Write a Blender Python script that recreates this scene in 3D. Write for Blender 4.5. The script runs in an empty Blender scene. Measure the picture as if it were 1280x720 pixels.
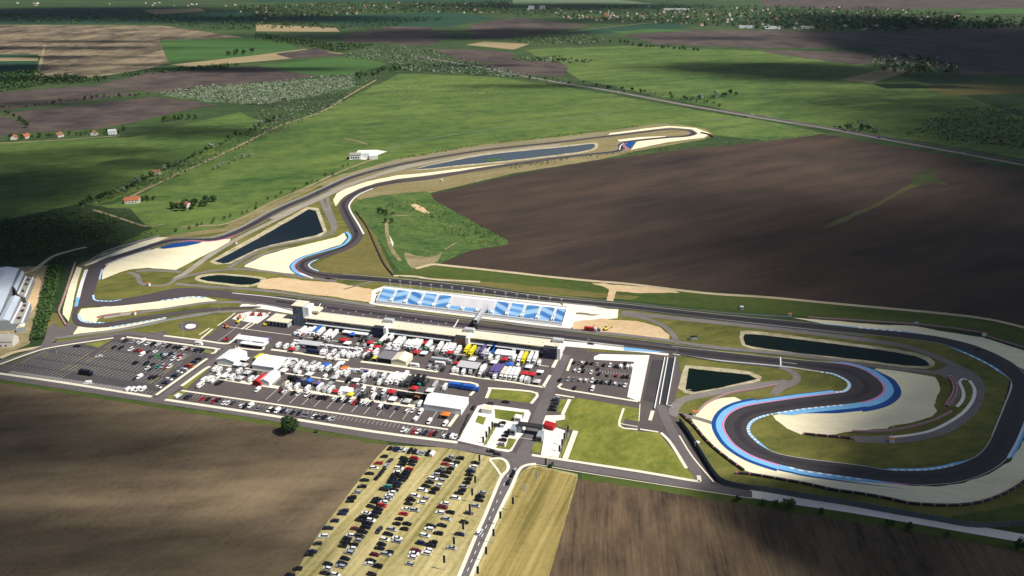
import bpy, bmesh, math, random
from mathutils import Vector, Matrix, noise
R = random.Random(11)
sc = bpy.context.scene
COL = sc.collection
# ---------------------------------------------------------------- survey frame
# Ground coordinates (metres) are surveyed from the photograph with the pinhole
# model of the drone camera: height H, focal length F (px of a 1280 wide frame).
H, F = 275.0, 1000.0
TH = math.atan(403 / F)
CT, ST = math.cos(TH), math.sin(TH)
def G(px, py, z=0.0):
    x = (px - 640) / F; y = -(py - 360) / F
    dy = CT + y * ST; dz = -ST + y * CT
    t = (z - H) / dz
    return Vector((x * t, dy * t, z))
def GL(pts, z=0.0): return [G(p[0], p[1], z) for p in pts]
AX = math.radians(-15.3)                       # direction of the pit straight
D2 = Vector((math.cos(AX), math.sin(AX), 0)); D1 = Vector((-D2.y, D2.x, 0))
GZ = 0.30                                      # level of the paved paddock
SUN_EL = math.radians(52.5); SUN_H = Vector((.937, -.349, 0)).normalized()
SUN_V = SUN_H * math.cos(SUN_EL) + Vector((0, 0, math.sin(SUN_EL)))

# ---------------------------------------------------------------- materials
MATS = {}
def mat(name, c1, c2=None, layers=(), rough=.9, spec=.3, sun_patches=()):
    """layers: (size_m, stretch, angle_deg, amount) noise fields that mix c1 -> c2"""
    if name in MATS: return MATS[name]
    m = bpy.data.materials.new(name); m.use_nodes = True
    nt = m.node_tree; N = nt.nodes; L = nt.links
    b = N['Principled BSDF']
    b.inputs['Roughness'].default_value = rough
    b.inputs['Specular IOR Level'].default_value = spec
    if c2 is None or not layers:
        b.inputs['Base Color'].default_value = (*c1, 1)
    else:
        geo = N.new('ShaderNodeNewGeometry'); prev = None
        for (size, st, ang, amt) in layers:
            rot = N.new('ShaderNodeVectorRotate'); rot.rotation_type = 'Z_AXIS'
            rot.inputs['Angle'].default_value = -math.radians(ang)
            L.new(geo.outputs['Position'], rot.inputs['Vector'])
            mp = N.new('ShaderNodeMapping')
            mp.inputs['Scale'].default_value = (1 / (size * st), 1 / size, 1 / size)
            L.new(rot.outputs[0], mp.inputs['Vector'])
            nz = N.new('ShaderNodeTexNoise'); nz.inputs['Scale'].default_value = 1
            nz.inputs['Detail'].default_value = 3; nz.inputs['Roughness'].default_value = .6
            L.new(mp.outputs[0], nz.inputs['Vector'])
            ma = N.new('ShaderNodeMath'); ma.operation = 'MULTIPLY_ADD'
            ma.inputs[1].default_value = amt * 3.2; ma.inputs[2].default_value = -amt * 1.6
            L.new(nz.outputs['Fac'], ma.inputs[0])
            if prev is None: prev = ma
            else:
                ad = N.new('ShaderNodeMath'); ad.operation = 'ADD'
                L.new(prev.outputs[0], ad.inputs[0]); L.new(ma.outputs[0], ad.inputs[1]); prev = ad
        for (sx, sy, rx, ry, ang, amt) in sun_patches:      # soft pale patches: sunlight between cloud shadows painted into the soil colour
            mp = N.new('ShaderNodeMapping'); mp.vector_type = 'TEXTURE'; mp.inputs['Location'].default_value = (sx, sy, 0); mp.inputs['Rotation'].default_value = (0, 0, math.radians(ang)); mp.inputs['Scale'].default_value = (rx, ry, 1000)
            L.new(geo.outputs['Position'], mp.inputs['Vector']); ln = N.new('ShaderNodeVectorMath'); ln.operation = 'LENGTH'; L.new(mp.outputs[0], ln.inputs[0])
            mr = N.new('ShaderNodeMapRange'); mr.interpolation_type = 'SMOOTHERSTEP'; mr.inputs['From Min'].default_value = 1.25; mr.inputs['From Max'].default_value = .1; mr.inputs['To Max'].default_value = amt; L.new(ln.outputs['Value'], mr.inputs['Value'])
            ad = N.new('ShaderNodeMath'); ad.operation = 'ADD'; L.new(prev.outputs[0], ad.inputs[0]); L.new(mr.outputs[0], ad.inputs[1]); prev = ad
        off = N.new('ShaderNodeMath'); off.operation = 'ADD'; off.inputs[1].default_value = .5; off.use_clamp = True
        L.new(prev.outputs[0], off.inputs[0])
        mx = N.new('ShaderNodeMix'); mx.data_type = 'RGBA'
        mx.inputs[6].default_value = (*c1, 1); mx.inputs[7].default_value = (*c2, 1)
        L.new(off.outputs[0], mx.inputs[0]); L.new(mx.outputs[2], b.inputs['Base Color'])
    MATS[name] = m
    return m
def lin(r, g, b):
    f = lambda v: (v / 255 / 12.92) if v <= 10 else ((v / 255 + .055) / 1.055) ** 2.4
    return (f(r), f(g), f(b))
def alb(r, g, b, k=.8):
    """albedo for a surface which shows sRGB (r,g,b) in full sun"""
    return tuple(min(.85, v * k) for v in lin(r, g, b))

M_PLAIN = mat('grass_plain', alb(30, 54, 26), alb(74, 94, 46), [(420, 3, 8, .5), (60, 3, 20, .5), (11, 2, 0, .4)])
M_MEADOW = mat('meadow_grass', alb(50, 82, 32), alb(110, 128, 60), [(260, 2.4, 12, .45), (46, 2.4, 24, .45), (14, 1.6, 10, .45), (4, 1, 0, .3)])
M_DRY = mat('dry_mown_grass', alb(92, 90, 44), alb(132, 120, 66), [(30, 2, -15, .45), (6, 1, 0, .35)])
M_OLIVE = mat('infield_grass', alb(76, 84, 32), alb(132, 126, 62), [(40, 2, 10, .5), (9, 2, 20, .5), (2.5, 1, 0, .25)])
M_LAWN = mat('paddock_lawn', alb(92, 106, 34), alb(146, 144, 64), [(22, 1.6, 74, .45), (5, 1.5, 60, .5), (1.6, 1, 0, .25)])
M_VERGE = mat('verge_grass', alb(52, 78, 26), alb(96, 104, 44), [(40, 4, -15, .5), (7, 1, 0, .35)])
M_ROUGH = mat('rough_green', alb(40, 78, 32), alb(104, 122, 60), [(28, 1.6, 150, .55), (7, 1, 0, .55), (2, 1, 0, .3)])
M_SCRUBG = mat('scrub_ground', alb(22, 44, 20), alb(54, 74, 34), [(60, 2, 30, .6), (10, 1, 0, .4)])
M_TAN = mat('straw_grass', alb(120, 114, 62, .92), alb(196, 180, 128, .92), [(2.6, 30, 68, .5), (14, 8, 66, .5), (50, 2, 73, .3), (3, 1, 0, .25)])
M_TAN2 = mat('straw_grass_mown', alb(112, 102, 50, .92), alb(172, 152, 94, .92), [(2.4, 34, 70, .55), (9, 14, 69, .5), (45, 2, 70, .4), (3, 1, 0, .2)])
M_SOIL_A = mat('soil_field_lower', alb(50, 41, 31), alb(136, 118, 92), [(60, 2.4, 4, .35), (11, 4, 8, .22), (2.2, 20, 68, .09), (3, 1, 0, .12), (170, 1.6, 10, .4)], sun_patches=[(*G(300, 634)[:2], 40, 17, 24, .36), (*G(160, 624)[:2], 60, 11, 3, .3), (*G(330, 610)[:2], 44, 12, 6, .28), (*G(412, 640)[:2], 12, 44, -32, .28), (*G(40, 628)[:2], 50, 10, 0, .22)])
M_SOIL_B = mat('soil_field_east', alb(56, 45, 35), alb(130, 108, 82), [(1.3, 22, 84, .28), (6, 7, 82, .25), (55, 1.5, 80, .5), (9, 2.5, 84, .2), (2.5, 2, 84, .15)])
M_SOIL_C = mat('soil_field_dark', alb(42, 34, 30), alb(88, 70, 57), [(95, 4, 31, .45), (30, 5, 30, .35), (5, 10, 31, .22), (3, 1, 0, .15), (320, 1, 0, .4)])
M_SOIL_D = mat('soil_field_far', alb(54, 46, 46), alb(100, 86, 78), [(60, 1.2, 8, .5), (18, 2, 8, .35), (300, .5, 0, .5)])
M_SOIL_T = mat('soil_field_striped', alb(58, 48, 42), alb(150, 134, 106), [(50, .5, 2, .45), (16, 1, 2, .3), (160, .45, 0, .55), (360, .5, 0, .6)])  # field stripes, plus broad blotches that put cloud shadow into the colour
M_STUB = mat('stubble_field', alb(140, 124, 90), alb(172, 154, 116), [(80, 4, 5, .5)])
M_CROP = mat('young_crop', alb(44, 84, 34), alb(80, 112, 52), [(90, 5, 4, .5), (20, 4, 4, .3)])
M_TEAL = mat('dark_crop', alb(22, 58, 42), alb(40, 78, 50), [(120, 6, 2, .5)])
M_PALEG = mat('pale_scrub_meadow', alb(84, 108, 74), alb(116, 132, 100), [(30, 3, 5, .5), (9, 1, 0, .5)])
M_ASPH = mat('paddock_asphalt', alb(86, 78, 78), alb(104, 95, 93), [(50, 3, -15, .4), (5, 1, 0, .35)], .85)
M_ASPHL = mat('car_park_asphalt', alb(72, 68, 70), alb(92, 88, 88), [(40, 3, -15, .4), (4, 1, 0, .4)], .85)
M_TRACK = mat('track_asphalt', alb(74, 66, 70), alb(92, 84, 86), [(60, 3, -15, .4), (3, 6, -15, .25)], .75)
M_TRACK2 = mat('fresh_track_asphalt', alb(56, 52, 56), alb(72, 68, 70), [(50, 2, 0, .5), (3, 5, 0, .2)], .7)
M_ROAD = mat('road_asphalt', alb(96, 90, 90), alb(120, 112, 112), [(30, 3, -15, .4), (4, 1, 0, .3)], .85)
M_SERVL = mat('worn_apron', alb(146, 138, 126), alb(182, 172, 156), [(24, 3, 25, .5), (4, 2, 25, .35)], .85)
M_DRYP = mat('dry_verge_pale', alb(112, 104, 64), alb(160, 146, 106), [(26, 4, 25, .5), (5, 1, 0, .4)])
M_SERV = mat('service_asphalt', alb(112, 106, 104), alb(146, 138, 132), [(24, 2, 0, .5), (4, 1, 0, .3)], .85)
M_RAMP = mat('dark_asphalt', alb(64, 60, 62), alb(82, 76, 78), [(14, 2, 74, .5)], .85)
M_GRAVEL = mat('pale_gravel', alb(216, 205, 168, .95), alb(242, 232, 200, .95), [(1.4, 14, -12, .35), (9, 4, -10, .35), (2, 1, 0, .3)], .95)
M_CONC = mat('pale_concrete', alb(222, 214, 202, .95), alb(240, 232, 222, .95), [(14, 1, 0, .5), (3, 1, 0, .3)], .85)
M_KERBC = mat('kerb_concrete', alb(214, 207, 186, .95), alb(234, 226, 206, .95), [(10, 1, 0, .5)], .85)
M_SAND = mat('bare_sand', alb(204, 172, 126), alb(232, 204, 166), [(26, 2, -15, .5), (5, 1, 0, .4)], .95)
M_BANK = mat('pond_bank', alb(150, 140, 104), alb(216, 204, 172), [(9, 1.5, 0, .6), (3, 1, 0, .45)], .95)
M_DIRT = mat('dirt_track', alb(180, 160, 126), alb(222, 204, 172), [(20, 2, 0, .5), (4, 1, 0, .3)], .95)
M_DIRT2 = mat('trodden_dirt', alb(120, 110, 78), alb(172, 156, 118), [(20, 2, 0, .6), (5, 1, 0, .4)], .95)
M_WHITE = mat('white_paint', (.78, .77, .75), rough=.6)
M_LBLUE = mat('light_blue_paint', alb(112, 178, 232), alb(140, 202, 244), [(8, 3, 0, .4)], .6)
M_DBLUE = mat('dark_blue_paint', alb(12, 66, 138), alb(24, 84, 160), [(8, 3, 0, .4)], .6)
M_PINK = mat('pink_paint', alb(226, 122, 186), rough=.6)
M_LINE = mat('faded_line', (.5, .49, .47), rough=.7)

def water(name, col, rough=.06, spec=.5):
    m = bpy.data.materials.new(name); m.use_nodes = True
    b = m.node_tree.nodes['Principled BSDF']
    b.inputs['Base Color'].default_value = (*col, 1); b.inputs['Roughness'].default_value = rough
    b.inputs['IOR'].default_value = 1.33; b.inputs['Specular IOR Level'].default_value = spec
    nz = m.node_tree.nodes.new('ShaderNodeTexNoise'); nz.inputs['Scale'].default_value = .35; nz.inputs['Detail'].default_value = 3
    g = m.node_tree.nodes.new('ShaderNodeNewGeometry'); m.node_tree.links.new(g.outputs['Position'], nz.inputs['Vector'])
    bp = m.node_tree.nodes.new('ShaderNodeBump'); bp.inputs['Strength'].default_value = .12; bp.inputs['Distance'].default_value = .3
    m.node_tree.links.new(nz.outputs['Fac'], bp.inputs['Height']); m.node_tree.links.new(bp.outputs[0], b.inputs['Normal'])
    MATS[name] = m
    return m
M_WBLUE = water('blue_pond_water', (.006, .014, .024), .06, .22)
M_WLAKE = water('pale_pond_water', (.05, .065, .08), .08, .5)
M_WDARK = water('dark_pond_water', (.004, .010, .007), .04, .12)
M_RUBBER = mat('rubbered_line', alb(40, 37, 40), alb(66, 60, 63), [(30, 6, 0, .4), (2.5, 5, 0, .35)], .6)

# ---------------------------------------------------------------- mesh helpers
def newmesh(name, verts, faces, mats, midx=None, smooth=False):
    me = bpy.data.meshes.new(name); me.from_pydata([tuple(v) for v in verts], [], faces)
    for m in (mats if isinstance(mats, (list, tuple)) else [mats]): me.materials.append(m)
    if midx: me.polygons.foreach_set('material_index', midx)
    if smooth: me.polygons.foreach_set('use_smooth', [True] * len(me.polygons))
    me.update()
    return me
def link(name, me, parent=None, loc=None, rz=None):
    o = bpy.data.objects.new(name, me); COL.objects.link(o)
    if parent: o.parent = parent
    if loc is not None: o.location = loc
    if rz is not None: o.rotation_euler = (0, 0, rz)
    return o
def tag(o, label=None, cat=None, group=None, kind=None):
    if label: o['label'] = label
    if cat: o['category'] = cat
    if group: o['group'] = group
    if kind: o['kind'] = kind
    return o
def thing(name, label, cat, loc=(0, 0, 0), rz=0, group=None):
    o = link(name, None, None, loc, rz); o.empty_display_size = .5
    return tag(o, label, cat, group)
def copy_tree(o, parent=None):
    c = o.copy(); COL.objects.link(c)
    if parent: c.parent = parent
    for ch in o.children: copy_tree(ch, c)
    return c
class MB:
    """collects simple solids into one mesh with several material slots"""
    def __init__(s): s.v = []; s.f = []; s.m = []
    def add(s, vs, fs, mi=0):
        n = len(s.v); s.v += [Vector(v) for v in vs]; s.f += [tuple(i + n for i in f) for f in fs]; s.m += [mi] * len(fs)
    def box(s, x0, x1, y0, y1, z0, z1, mi=0, tx=0., ty=0., bev=0.):
        if bev:
            b = bev
            r0 = [(x0 + b, y0), (x1 - b, y0), (x1, y0 + b), (x1, y1 - b), (x1 - b, y1), (x0 + b, y1), (x0, y1 - b), (x0, y0 + b)]
            cx, cy = (x0 + x1) / 2, (y0 + y1) / 2
            kx = (x1 - x0 - 2 * b) / (x1 - x0); ky = (y1 - y0 - 2 * b) / (y1 - y0)
            vs = [(*p, z0) for p in r0] + [(*p, z1 - b) for p in r0] + [(cx + (p[0] - cx) * kx, cy + (p[1] - cy) * ky, z1) for p in r0]
            fs = [tuple(range(7, -1, -1)), tuple(range(16, 24))]
            for k in range(2):
                for i in range(8): j = (i + 1) % 8; fs.append((k * 8 + i, k * 8 + j, k * 8 + 8 + j, k * 8 + 8 + i))
            s.add(vs, fs, mi); return
        vs = [(x0, y0, z0), (x1, y0, z0), (x1, y1, z0), (x0, y1, z0), (x0 + tx, y0 + ty, z1), (x1 - tx, y0 + ty, z1), (x1 - tx, y1 - ty, z1), (x0 + tx, y1 - ty, z1)]
        s.add(vs, [(3, 2, 1, 0), (4, 5, 6, 7), (0, 1, 5, 4), (1, 2, 6, 5), (2, 3, 7, 6), (3, 0, 4, 7)], mi)
    def gable(s, x0, x1, y0, y1, z0, z1, zr, mi_w=0, mi_r=1, over=.3):
        ym = (y0 + y1) / 2
        s.add([(x0, y0, z0), (x1, y0, z0), (x1, y1, z0), (x0, y1, z0), (x0, y0, z1), (x1, y0, z1), (x1, y1, z1), (x0, y1, z1), (x0, ym, zr), (x1, ym, zr)],
              [(0, 1, 5, 4), (2, 3, 7, 6), (1, 2, 6, 9, 5), (3, 0, 4, 8, 7)], mi_w)
        a = over; t = .25; d = (zr - z1) * a / (ym - y0)
        s.add([(x0 - a, y0 - a, z1 - d + .02), (x1 + a, y0 - a, z1 - d + .02), (x1 + a, ym, zr + .02), (x0 - a, ym, zr + .02), (x0 - a, y1 + a, z1 - d + .02), (x1 + a, y1 + a, z1 - d + .02),
               (x0 - a, y0 - a, z1 - d + t), (x1 + a, y0 - a, z1 - d + t), (x1 + a, ym, zr + t), (x0 - a, ym, zr + t), (x0 - a, y1 + a, z1 - d + t), (x1 + a, y1 + a, z1 - d + t)],
              [(6, 7, 8, 9), (9, 8, 11, 10), (0, 3, 2, 1), (3, 4, 5, 2), (0, 1, 7, 6), (4, 10, 11, 5), (1, 2, 8, 7), (2, 5, 11, 8), (0, 6, 9, 3), (3, 9, 10, 4)], mi_r)
    def cyl(s, p, q, r0, r1=None, n=8, mi=0):
        r1 = r0 if r1 is None else r1
        p = Vector(p); q = Vector(q); d = (q - p).normalized()
        a = d.orthogonal().normalized(); b = d.cross(a)
        vs = [p + (a * math.cos(2 * math.pi * i / n) + b * math.sin(2 * math.pi * i / n)) * r0 for i in range(n)] + \
             [q + (a * math.cos(2 * math.pi * i / n) + b * math.sin(2 * math.pi * i / n)) * r1 for i in range(n)]
        fs = [(i, (i + 1) % n, n + (i + 1) % n, n + i) for i in range(n)] + [tuple(range(n - 1, -1, -1)), tuple(range(n, 2 * n))]
        s.add(vs, fs, mi)
    def mesh(s, name, mats, smooth=False): return newmesh(name, s.v, s.f, mats, s.m, smooth)
    def obj(s, name, mats, parent=None, loc=None, rz=None): return link(name, s.mesh(name, mats), parent, loc, rz)

def spline(P, closed=False, n=6):
    out = []; m = len(P); rng = range(m if closed else m - 1)
    for i in rng:
        p0 = P[i - 1] if (closed or i > 0) else P[i] * 2 - P[i + 1]
        p1 = P[i]; p2 = P[(i + 1) % m]
        p3 = P[(i + 2) % m] if (closed or i + 2 < m) else p2 * 2 - p1
        # centripetal-ish: plain Catmull-Rom
        for k in range(n):
            t = k / n
            out.append(.5 * ((2 * p1) + (p2 - p0) * t + (2 * p0 - 5 * p1 + 4 * p2 - p3) * t * t + (3 * p1 - p0 - 3 * p2 + p3) * t ** 3))
    if not closed: out.append(P[-1])
    return out
LAYER = {}
def lay(cat):
    base = {'ground': 0, 'field': .02, 'verge': .14, 'pond': .22, 'road': .30, 'gravel': .26, 'track': .36, 'paint': .40, 'patch': .374}[cat]
    i = LAYER.get(cat, 0); LAYER[cat] = i + 1
    step = .004 if cat in ('field', 'verge') else {'road': .0006, 'patch': .0003}.get(cat, .0012)
    return base + i * step
def flat(name, pts, m, z, world=False):
    """a flat sheet with the given outline"""
    P = [Vector((p[0], p[1], 0)) for p in pts] if world else GL(pts)
    bm = bmesh.new(); vs = [bm.verts.new((p.x, p.y, z)) for p in P]
    f = bm.faces.new(vs); f.normal_update()
    if f.normal.z < 0: f.normal_flip()
    bmesh.ops.triangulate(bm, faces=bm.faces[:], ngon_method='EAR_CLIP')
    me = bpy.data.meshes.new(name); bm.to_mesh(me); bm.free(); me.materials.append(m)
    o = link(name, me); o['kind'] = 'structure'
    return o
ROUGH = {'pale_gravel': .55, 'pond_bank': .7, 'blue_pond_water': .45, 'dark_pond_water': .45, 'pale_pond_water': .6, 'bare_sand': 1.4, 'rough_green': 1.5, 'dry_mown_grass': 1.2, 'trodden_dirt': 1.5, 'weedy_strip': 2.2, 'verge_grass': .9, 'soil_field_dark': 1.2, 'soil_field_lower': .6, 'soil_field_east': .6, 'meadow_grass': 3.0, 'scrub_ground': 2.5, 'soil_field_far': 3.0, 'young_crop': 3.0, 'pale_scrub_meadow': 6.0, 'dry_verge_pale': 1.0, 'infield_grass': .8}
def area(name, pts, m, cat, smooth=0):
    P = GL(pts)
    if smooth: P = spline(P, True, smooth)
    a = ROUGH.get(m.name, 0)
    if a:                                            # grown and raked edges are never ruler straight
        d = max(3.0, sum((P[i] - P[i - 1]).length for i in range(len(P))) / 500); Q = []
        for i in range(len(P)):
            p, q = P[i], P[(i + 1) % len(P)]; n = max(1, int((q - p).length / d))
            for k in range(n):
                v = p.lerp(q, k / n); s = max(1.0, v.y / 500)
                Q.append(v + noise.noise_vector(v / (7 * s)) * a * s + noise.noise_vector(v / 2.3) * a * .5)
        P = [Vector((v.x, v.y, 0)) for v in Q]
    return flat(name, P, m, lay(cat), True)
def offs(P, d, closed=False):
    out = []; n = len(P)
    for i in range(n):
        a = P[i - 1] if (closed or i) else P[i]; b = P[(i + 1) % n] if (closed or i < n - 1) else P[i]
        t = (b - a); t.z = 0; t.normalize(); nrm = Vector((-t.y, t.x, 0))
        dd = d[i] if isinstance(d, (list, tuple)) else d
        out.append(P[i] + nrm * dd)
    return out
def ribbon(name, P, d0, d1, m, z, closed=False, kind='structure'):
    A = offs(P, d0, closed); B = offs(P, d1, closed); n = len(P)
    vs = [(a.x, a.y, z) for a in A] + [(b.x, b.y, z) for b in B]
    fs = []
    for i in range(n if closed else n - 1):
        j = (i + 1) % n; fs.append((i, j, n + j, n + i))
    me = newmesh(name, vs, fs, m)
    if me.polygons and me.polygons[len(me.polygons) // 2].normal.z < 0: me.flip_normals()
    o = link(name, me)
    if kind: o['kind'] = kind
    return o
def road(name, pts, w, m, cat='road', smooth=5, closed=False):
    P = GL(pts)
    if smooth: P = spline(P, closed, smooth)
    return ribbon(name, P, w / 2, -w / 2, m, lay(cat), closed)
def wallrun(name, pts, h, th, m, z0=.25, smooth=4, world=False, label=None, cat='barrier', cap=None, group=None):
    """an upright barrier that follows a line"""
    P = pts if world else GL(pts)
    if smooth: P = spline(P, False, smooth)
    A = offs(P, th / 2); B = offs(P, -th / 2); n = len(P); vs = []; fs = []
    for i in range(n): vs += [(A[i].x, A[i].y, z0), (A[i].x, A[i].y, z0 + h), (B[i].x, B[i].y, z0 + h), (B[i].x, B[i].y, z0)]
    for i in range(n - 1):
        a = 4 * i; b = a + 4
        fs += [(a, b, b + 1, a + 1), (a + 1, b + 1, b + 2, a + 2), (a + 2, b + 2, b + 3, a + 3)]
    fs += [(0, 1, 2, 3), (4 * n - 1, 4 * n - 2, 4 * n - 3, 4 * n - 4)]
    me = newmesh(name, vs, fs, m); bm = bmesh.new(); bm.from_mesh(me); bmesh.ops.recalc_face_normals(bm, faces=bm.faces[:]); bm.to_mesh(me); bm.free()
    return tag(link(name, me), label, cat, group)
def inside(p, poly):
    x, y = p; r = False; n = len(poly)
    for i in range(n):
        x1, y1 = poly[i][:2]; x2, y2 = poly[(i + 1) % n][:2]
        if (y1 > y) != (y2 > y) and x < (x2 - x1) * (y - y1) / (y2 - y1) + x1: r = not r
    return r
def resample(P, step):
    out = [P[0].copy()]; acc = 0
    for i in range(len(P) - 1):
        a, b = P[i], P[i + 1]; l = (b - a).length; d = step - acc
        while d <= l: out.append(a.lerp(b, d / l)); d += step
        acc = (acc + l) % step if l else acc
    return out
M_STRIP2 = mat('weedy_shade_patch', alb(44, 58, 28), alb(72, 86, 42), [(14, 2, 33, .5), (4, 1, 0, .4)])  # darker green, with cloud shade put into the colour
M_STRIP = mat('weedy_strip', alb(72, 74, 44), alb(104, 102, 62), [(14, 4, 33, .5), (4, 1, 0, .4)])
# ================================================================ GROUND AND FIELDS
flat('ground', [(-9000, 60), (9000, 60), (14000, 16000), (-14000, 16000)], M_PLAIN, 0, True)
def field(pts, m, name='field', smooth=0): return area(name, pts, m, 'field', smooth)
# broad meadows
field([(-80, 345), (-60, 200), (0, 178), (160, 172), (300, 140), (350, 165), (240, 215), (120, 258), (0, 282)], M_MEADOW, 'meadow')
field([(95, 310), (150, 255), (262, 200), (352, 156), (402, 139), (500, 92), (620, 96), (765, 118), (850, 134), (960, 152), (1040, 168), (960, 176), (890, 168), (840, 158), (700, 174), (500, 202), (400, 234), (320, 272), (220, 297)], M_MEADOW, 'meadow')
field([(655, 62), (780, 57), (960, 64), (1080, 80), (1200, 118), (1290, 150), (1290, 200), (1120, 172), (960, 146), (850, 126), (720, 98), (700, 84)], M_MEADOW, 'meadow')
field([(95, 262), (155, 252), (215, 230), (330, 200), (340, 230), (250, 275), (200, 292), (160, 300)], M_MEADOW, 'meadow')
# far fields
field([(-60, 31), (0, 31), (205, 32), (305, 47), (200, 50), (212, 78), (185, 86), (115, 97), (45, 95), (50, 70), (-60, 67)], M_SOIL_T)
field([(199, 50), (320, 47), (362, 52), (372, 63), (282, 73), (212, 77)], M_CROP)
field([(-60, 68), (48, 68), (47, 71.5), (-60, 72)], M_TEAL)
field([(-60, 72), (48, 72), (47, 76), (-60, 77)], M_STUB)
field([(-60, 77), (47, 76), (45, 95), (20, 100), (-60, 104)], M_TEAL)
field([(212, 81), (320, 69), (382, 61), (430, 67), (365, 73), (320, 77), (240, 83)], M_STUB)
field([(345, 67), (395, 60), (430, 69), (365, 73)], M_SOIL_D)
field([(112, 108), (190, 90), (320, 83), (400, 94), (320, 108), (200, 116), (150, 112)], M_SOIL_D)
field([(-60, 124), (0, 116), (104, 107), (172, 117), (100, 127), (0, 138), (-60, 146)], M_SOIL_D)
field([(10, 141), (190, 121), (272, 130), (130, 160), (40, 167)], M_SOIL_D)
field([(-60, 152), (8, 144), (38, 165), (0, 171), (-60, 178)], M_SOIL_D)
field([(320, 82), (440, 70), (484, 80), (440, 93), (395, 95)], M_CROP)
field([(200, 119), (250, 108), (330, 104), (440, 95), (442, 108), (380, 122), (320, 131), (268, 127)], M_PALEG, 'scrub_meadow')
field([(424, 46), (490, 32), (545, 34), (502, 54), (430, 53)], M_SOIL_D)
field([(495, 46), (545, 39), (566, 42), (540, 56), (497, 56)], M_SOIL_D)
field([(540, 62), (600, 62), (642, 66), (642, 78), (580, 78), (560, 70)], M_SOIL_D)
field([(600, 81), (642, 75), (700, 78), (711, 86), (700, 97), (640, 92)], M_SOIL_D)
field([(588, 31), (642, 22), (736, 31), (690, 40), (640, 47), (585, 49)], M_SOIL_D)
field([(582, 56), (605, 52), (662, 55), (642, 62)], M_STUB)
field([(780, 43), (870, 38), (960, 38), (1092, 42), (1092, 60), (960, 60), (820, 55)], M_SOIL_D)
field([(950, 62), (1130, 68), (1150, 78), (1060, 80), (960, 66)], M_SOIL_D)
field([(1092, 42), (1300, 30), (1300, 92), (1200, 94), (1092, 62)], M_SOIL_D)
field([(690, 42), (760, 33), (835, 28), (865, 34), (800, 40), (745, 42)], M_TEAL)
field([(760, 40), (815, 36), (868, 38), (780, 42)], M_CROP)
field([(640, -1), (770, -1), (822, 5), (640, 5)], M_PALEG)
field([(320, -1), (640, -1), (640, 2.5), (320, 3)], M_TEAL)
field([(0, 12), (130, 10), (330, 14), (330, 28), (100, 30), (-60, 30)], M_TEAL)
field([(178, 12), (250, 10.5), (258, 14), (190, 18)], M_STUB)
field([(950, 0), (1300, 0), (1300, 9), (1060, 12), (960, 8)], M_SOIL_D)
field([(1200, 16), (1240, 11), (1300, 10), (1300, 17)], M_CROP)
field([(320, 30), (420, 35), (425, 40), (320, 39)], M_STUB)
field([(330, 22), (560, 15), (620, 22), (560, 34), (430, 32)], M_TEAL)
field([(1050, 100), (1110, 84), (1140, 88), (1090, 104)], M_STUB)
field([(1150, 108), (1200, 105), (1280, 107), (1290, 116), (1190, 120)], M_DRY, 'dry_meadow')
# large ploughed field behind the circuit
field([(532, 245), (640, 219), (747, 200.5), (860, 186), (960, 177), (1030, 167.5), (1110, 182), (1280, 213), (1420, 240), (1500, 470), (1400, 432), (1280, 407), (1220, 395), (1120, 384), (960, 370.5), (850, 360.5), (760, 352.5), (630, 338.5), (548, 330.5), (590, 313), (627, 307), (632.5, 300), (600, 282)], M_SOIL_C, 'ploughed_field')
field([(1024, 287), (1045, 275), (1100, 252), (1145, 227), (1150, 216), (1165, 212), (1168, 222), (1186, 231), (1160, 228), (1140, 235), (1100, 256), (1050, 280)], M_STRIP, 'grass_strip')
field([(1140, 229), (1148, 216), (1164, 212), (1169, 222), (1184, 230), (1162, 227.6), (1146, 232)], M_STRIP2, 'grass_strip', 3)
field([(440, 262), (455, 248), (532, 240), (545, 252), (600, 282), (632.5, 300), (627, 307), (590, 313), (548, 330), (520, 336), (498, 338), (480, 310), (462, 285)], M_ROUGH, 'rough_grass', 3)
field([(506, 316), (530, 322), (548, 318), (575, 300), (556, 312), (544, 330), (522, 336), (510, 330)], M_DIRT2, 'bare_ground', 3)
# lower fields
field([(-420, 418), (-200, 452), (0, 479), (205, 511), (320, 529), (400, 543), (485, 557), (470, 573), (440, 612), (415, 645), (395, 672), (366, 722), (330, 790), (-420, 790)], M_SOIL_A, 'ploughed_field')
field([(722, 599), (800, 610.5), (960, 636), (1120, 661), (1280, 691), (1500, 732), (1500, 800), (660, 800), (687, 718)], M_SOIL_B, 'ploughed_field')
field([(485, 557), (560, 560), (640, 577), (662, 580), (722, 593), (722, 599), (687, 718), (660, 800), (330, 790), (366, 722), (395, 672), (415, 645), (440, 612), (470, 573)], M_TAN, 'straw_field')
field([(652, 588), (672, 584), (721, 596), (687, 718), (664, 790), (562, 790), (600, 714)], M_TAN2, 'straw_field')
# strip of green between perimeter road and fields
for pts in ([(-200, 448), (0, 474), (205, 506), (320, 523), (400, 538), (484, 552), (485, 558), (400, 546), (320, 531.5), (205, 513), (0, 480.5), (-200, 455)],
            [(728, 591), (800, 602), (940, 622), (1060, 640), (1180, 658), (1290, 676), (1290, 692), (1120, 663), (960, 638), (800, 612.5), (726, 600)]):
    area('grass_verge', pts, M_VERGE, 'verge')
M_OLIVE2 = M_OLIVE
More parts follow.
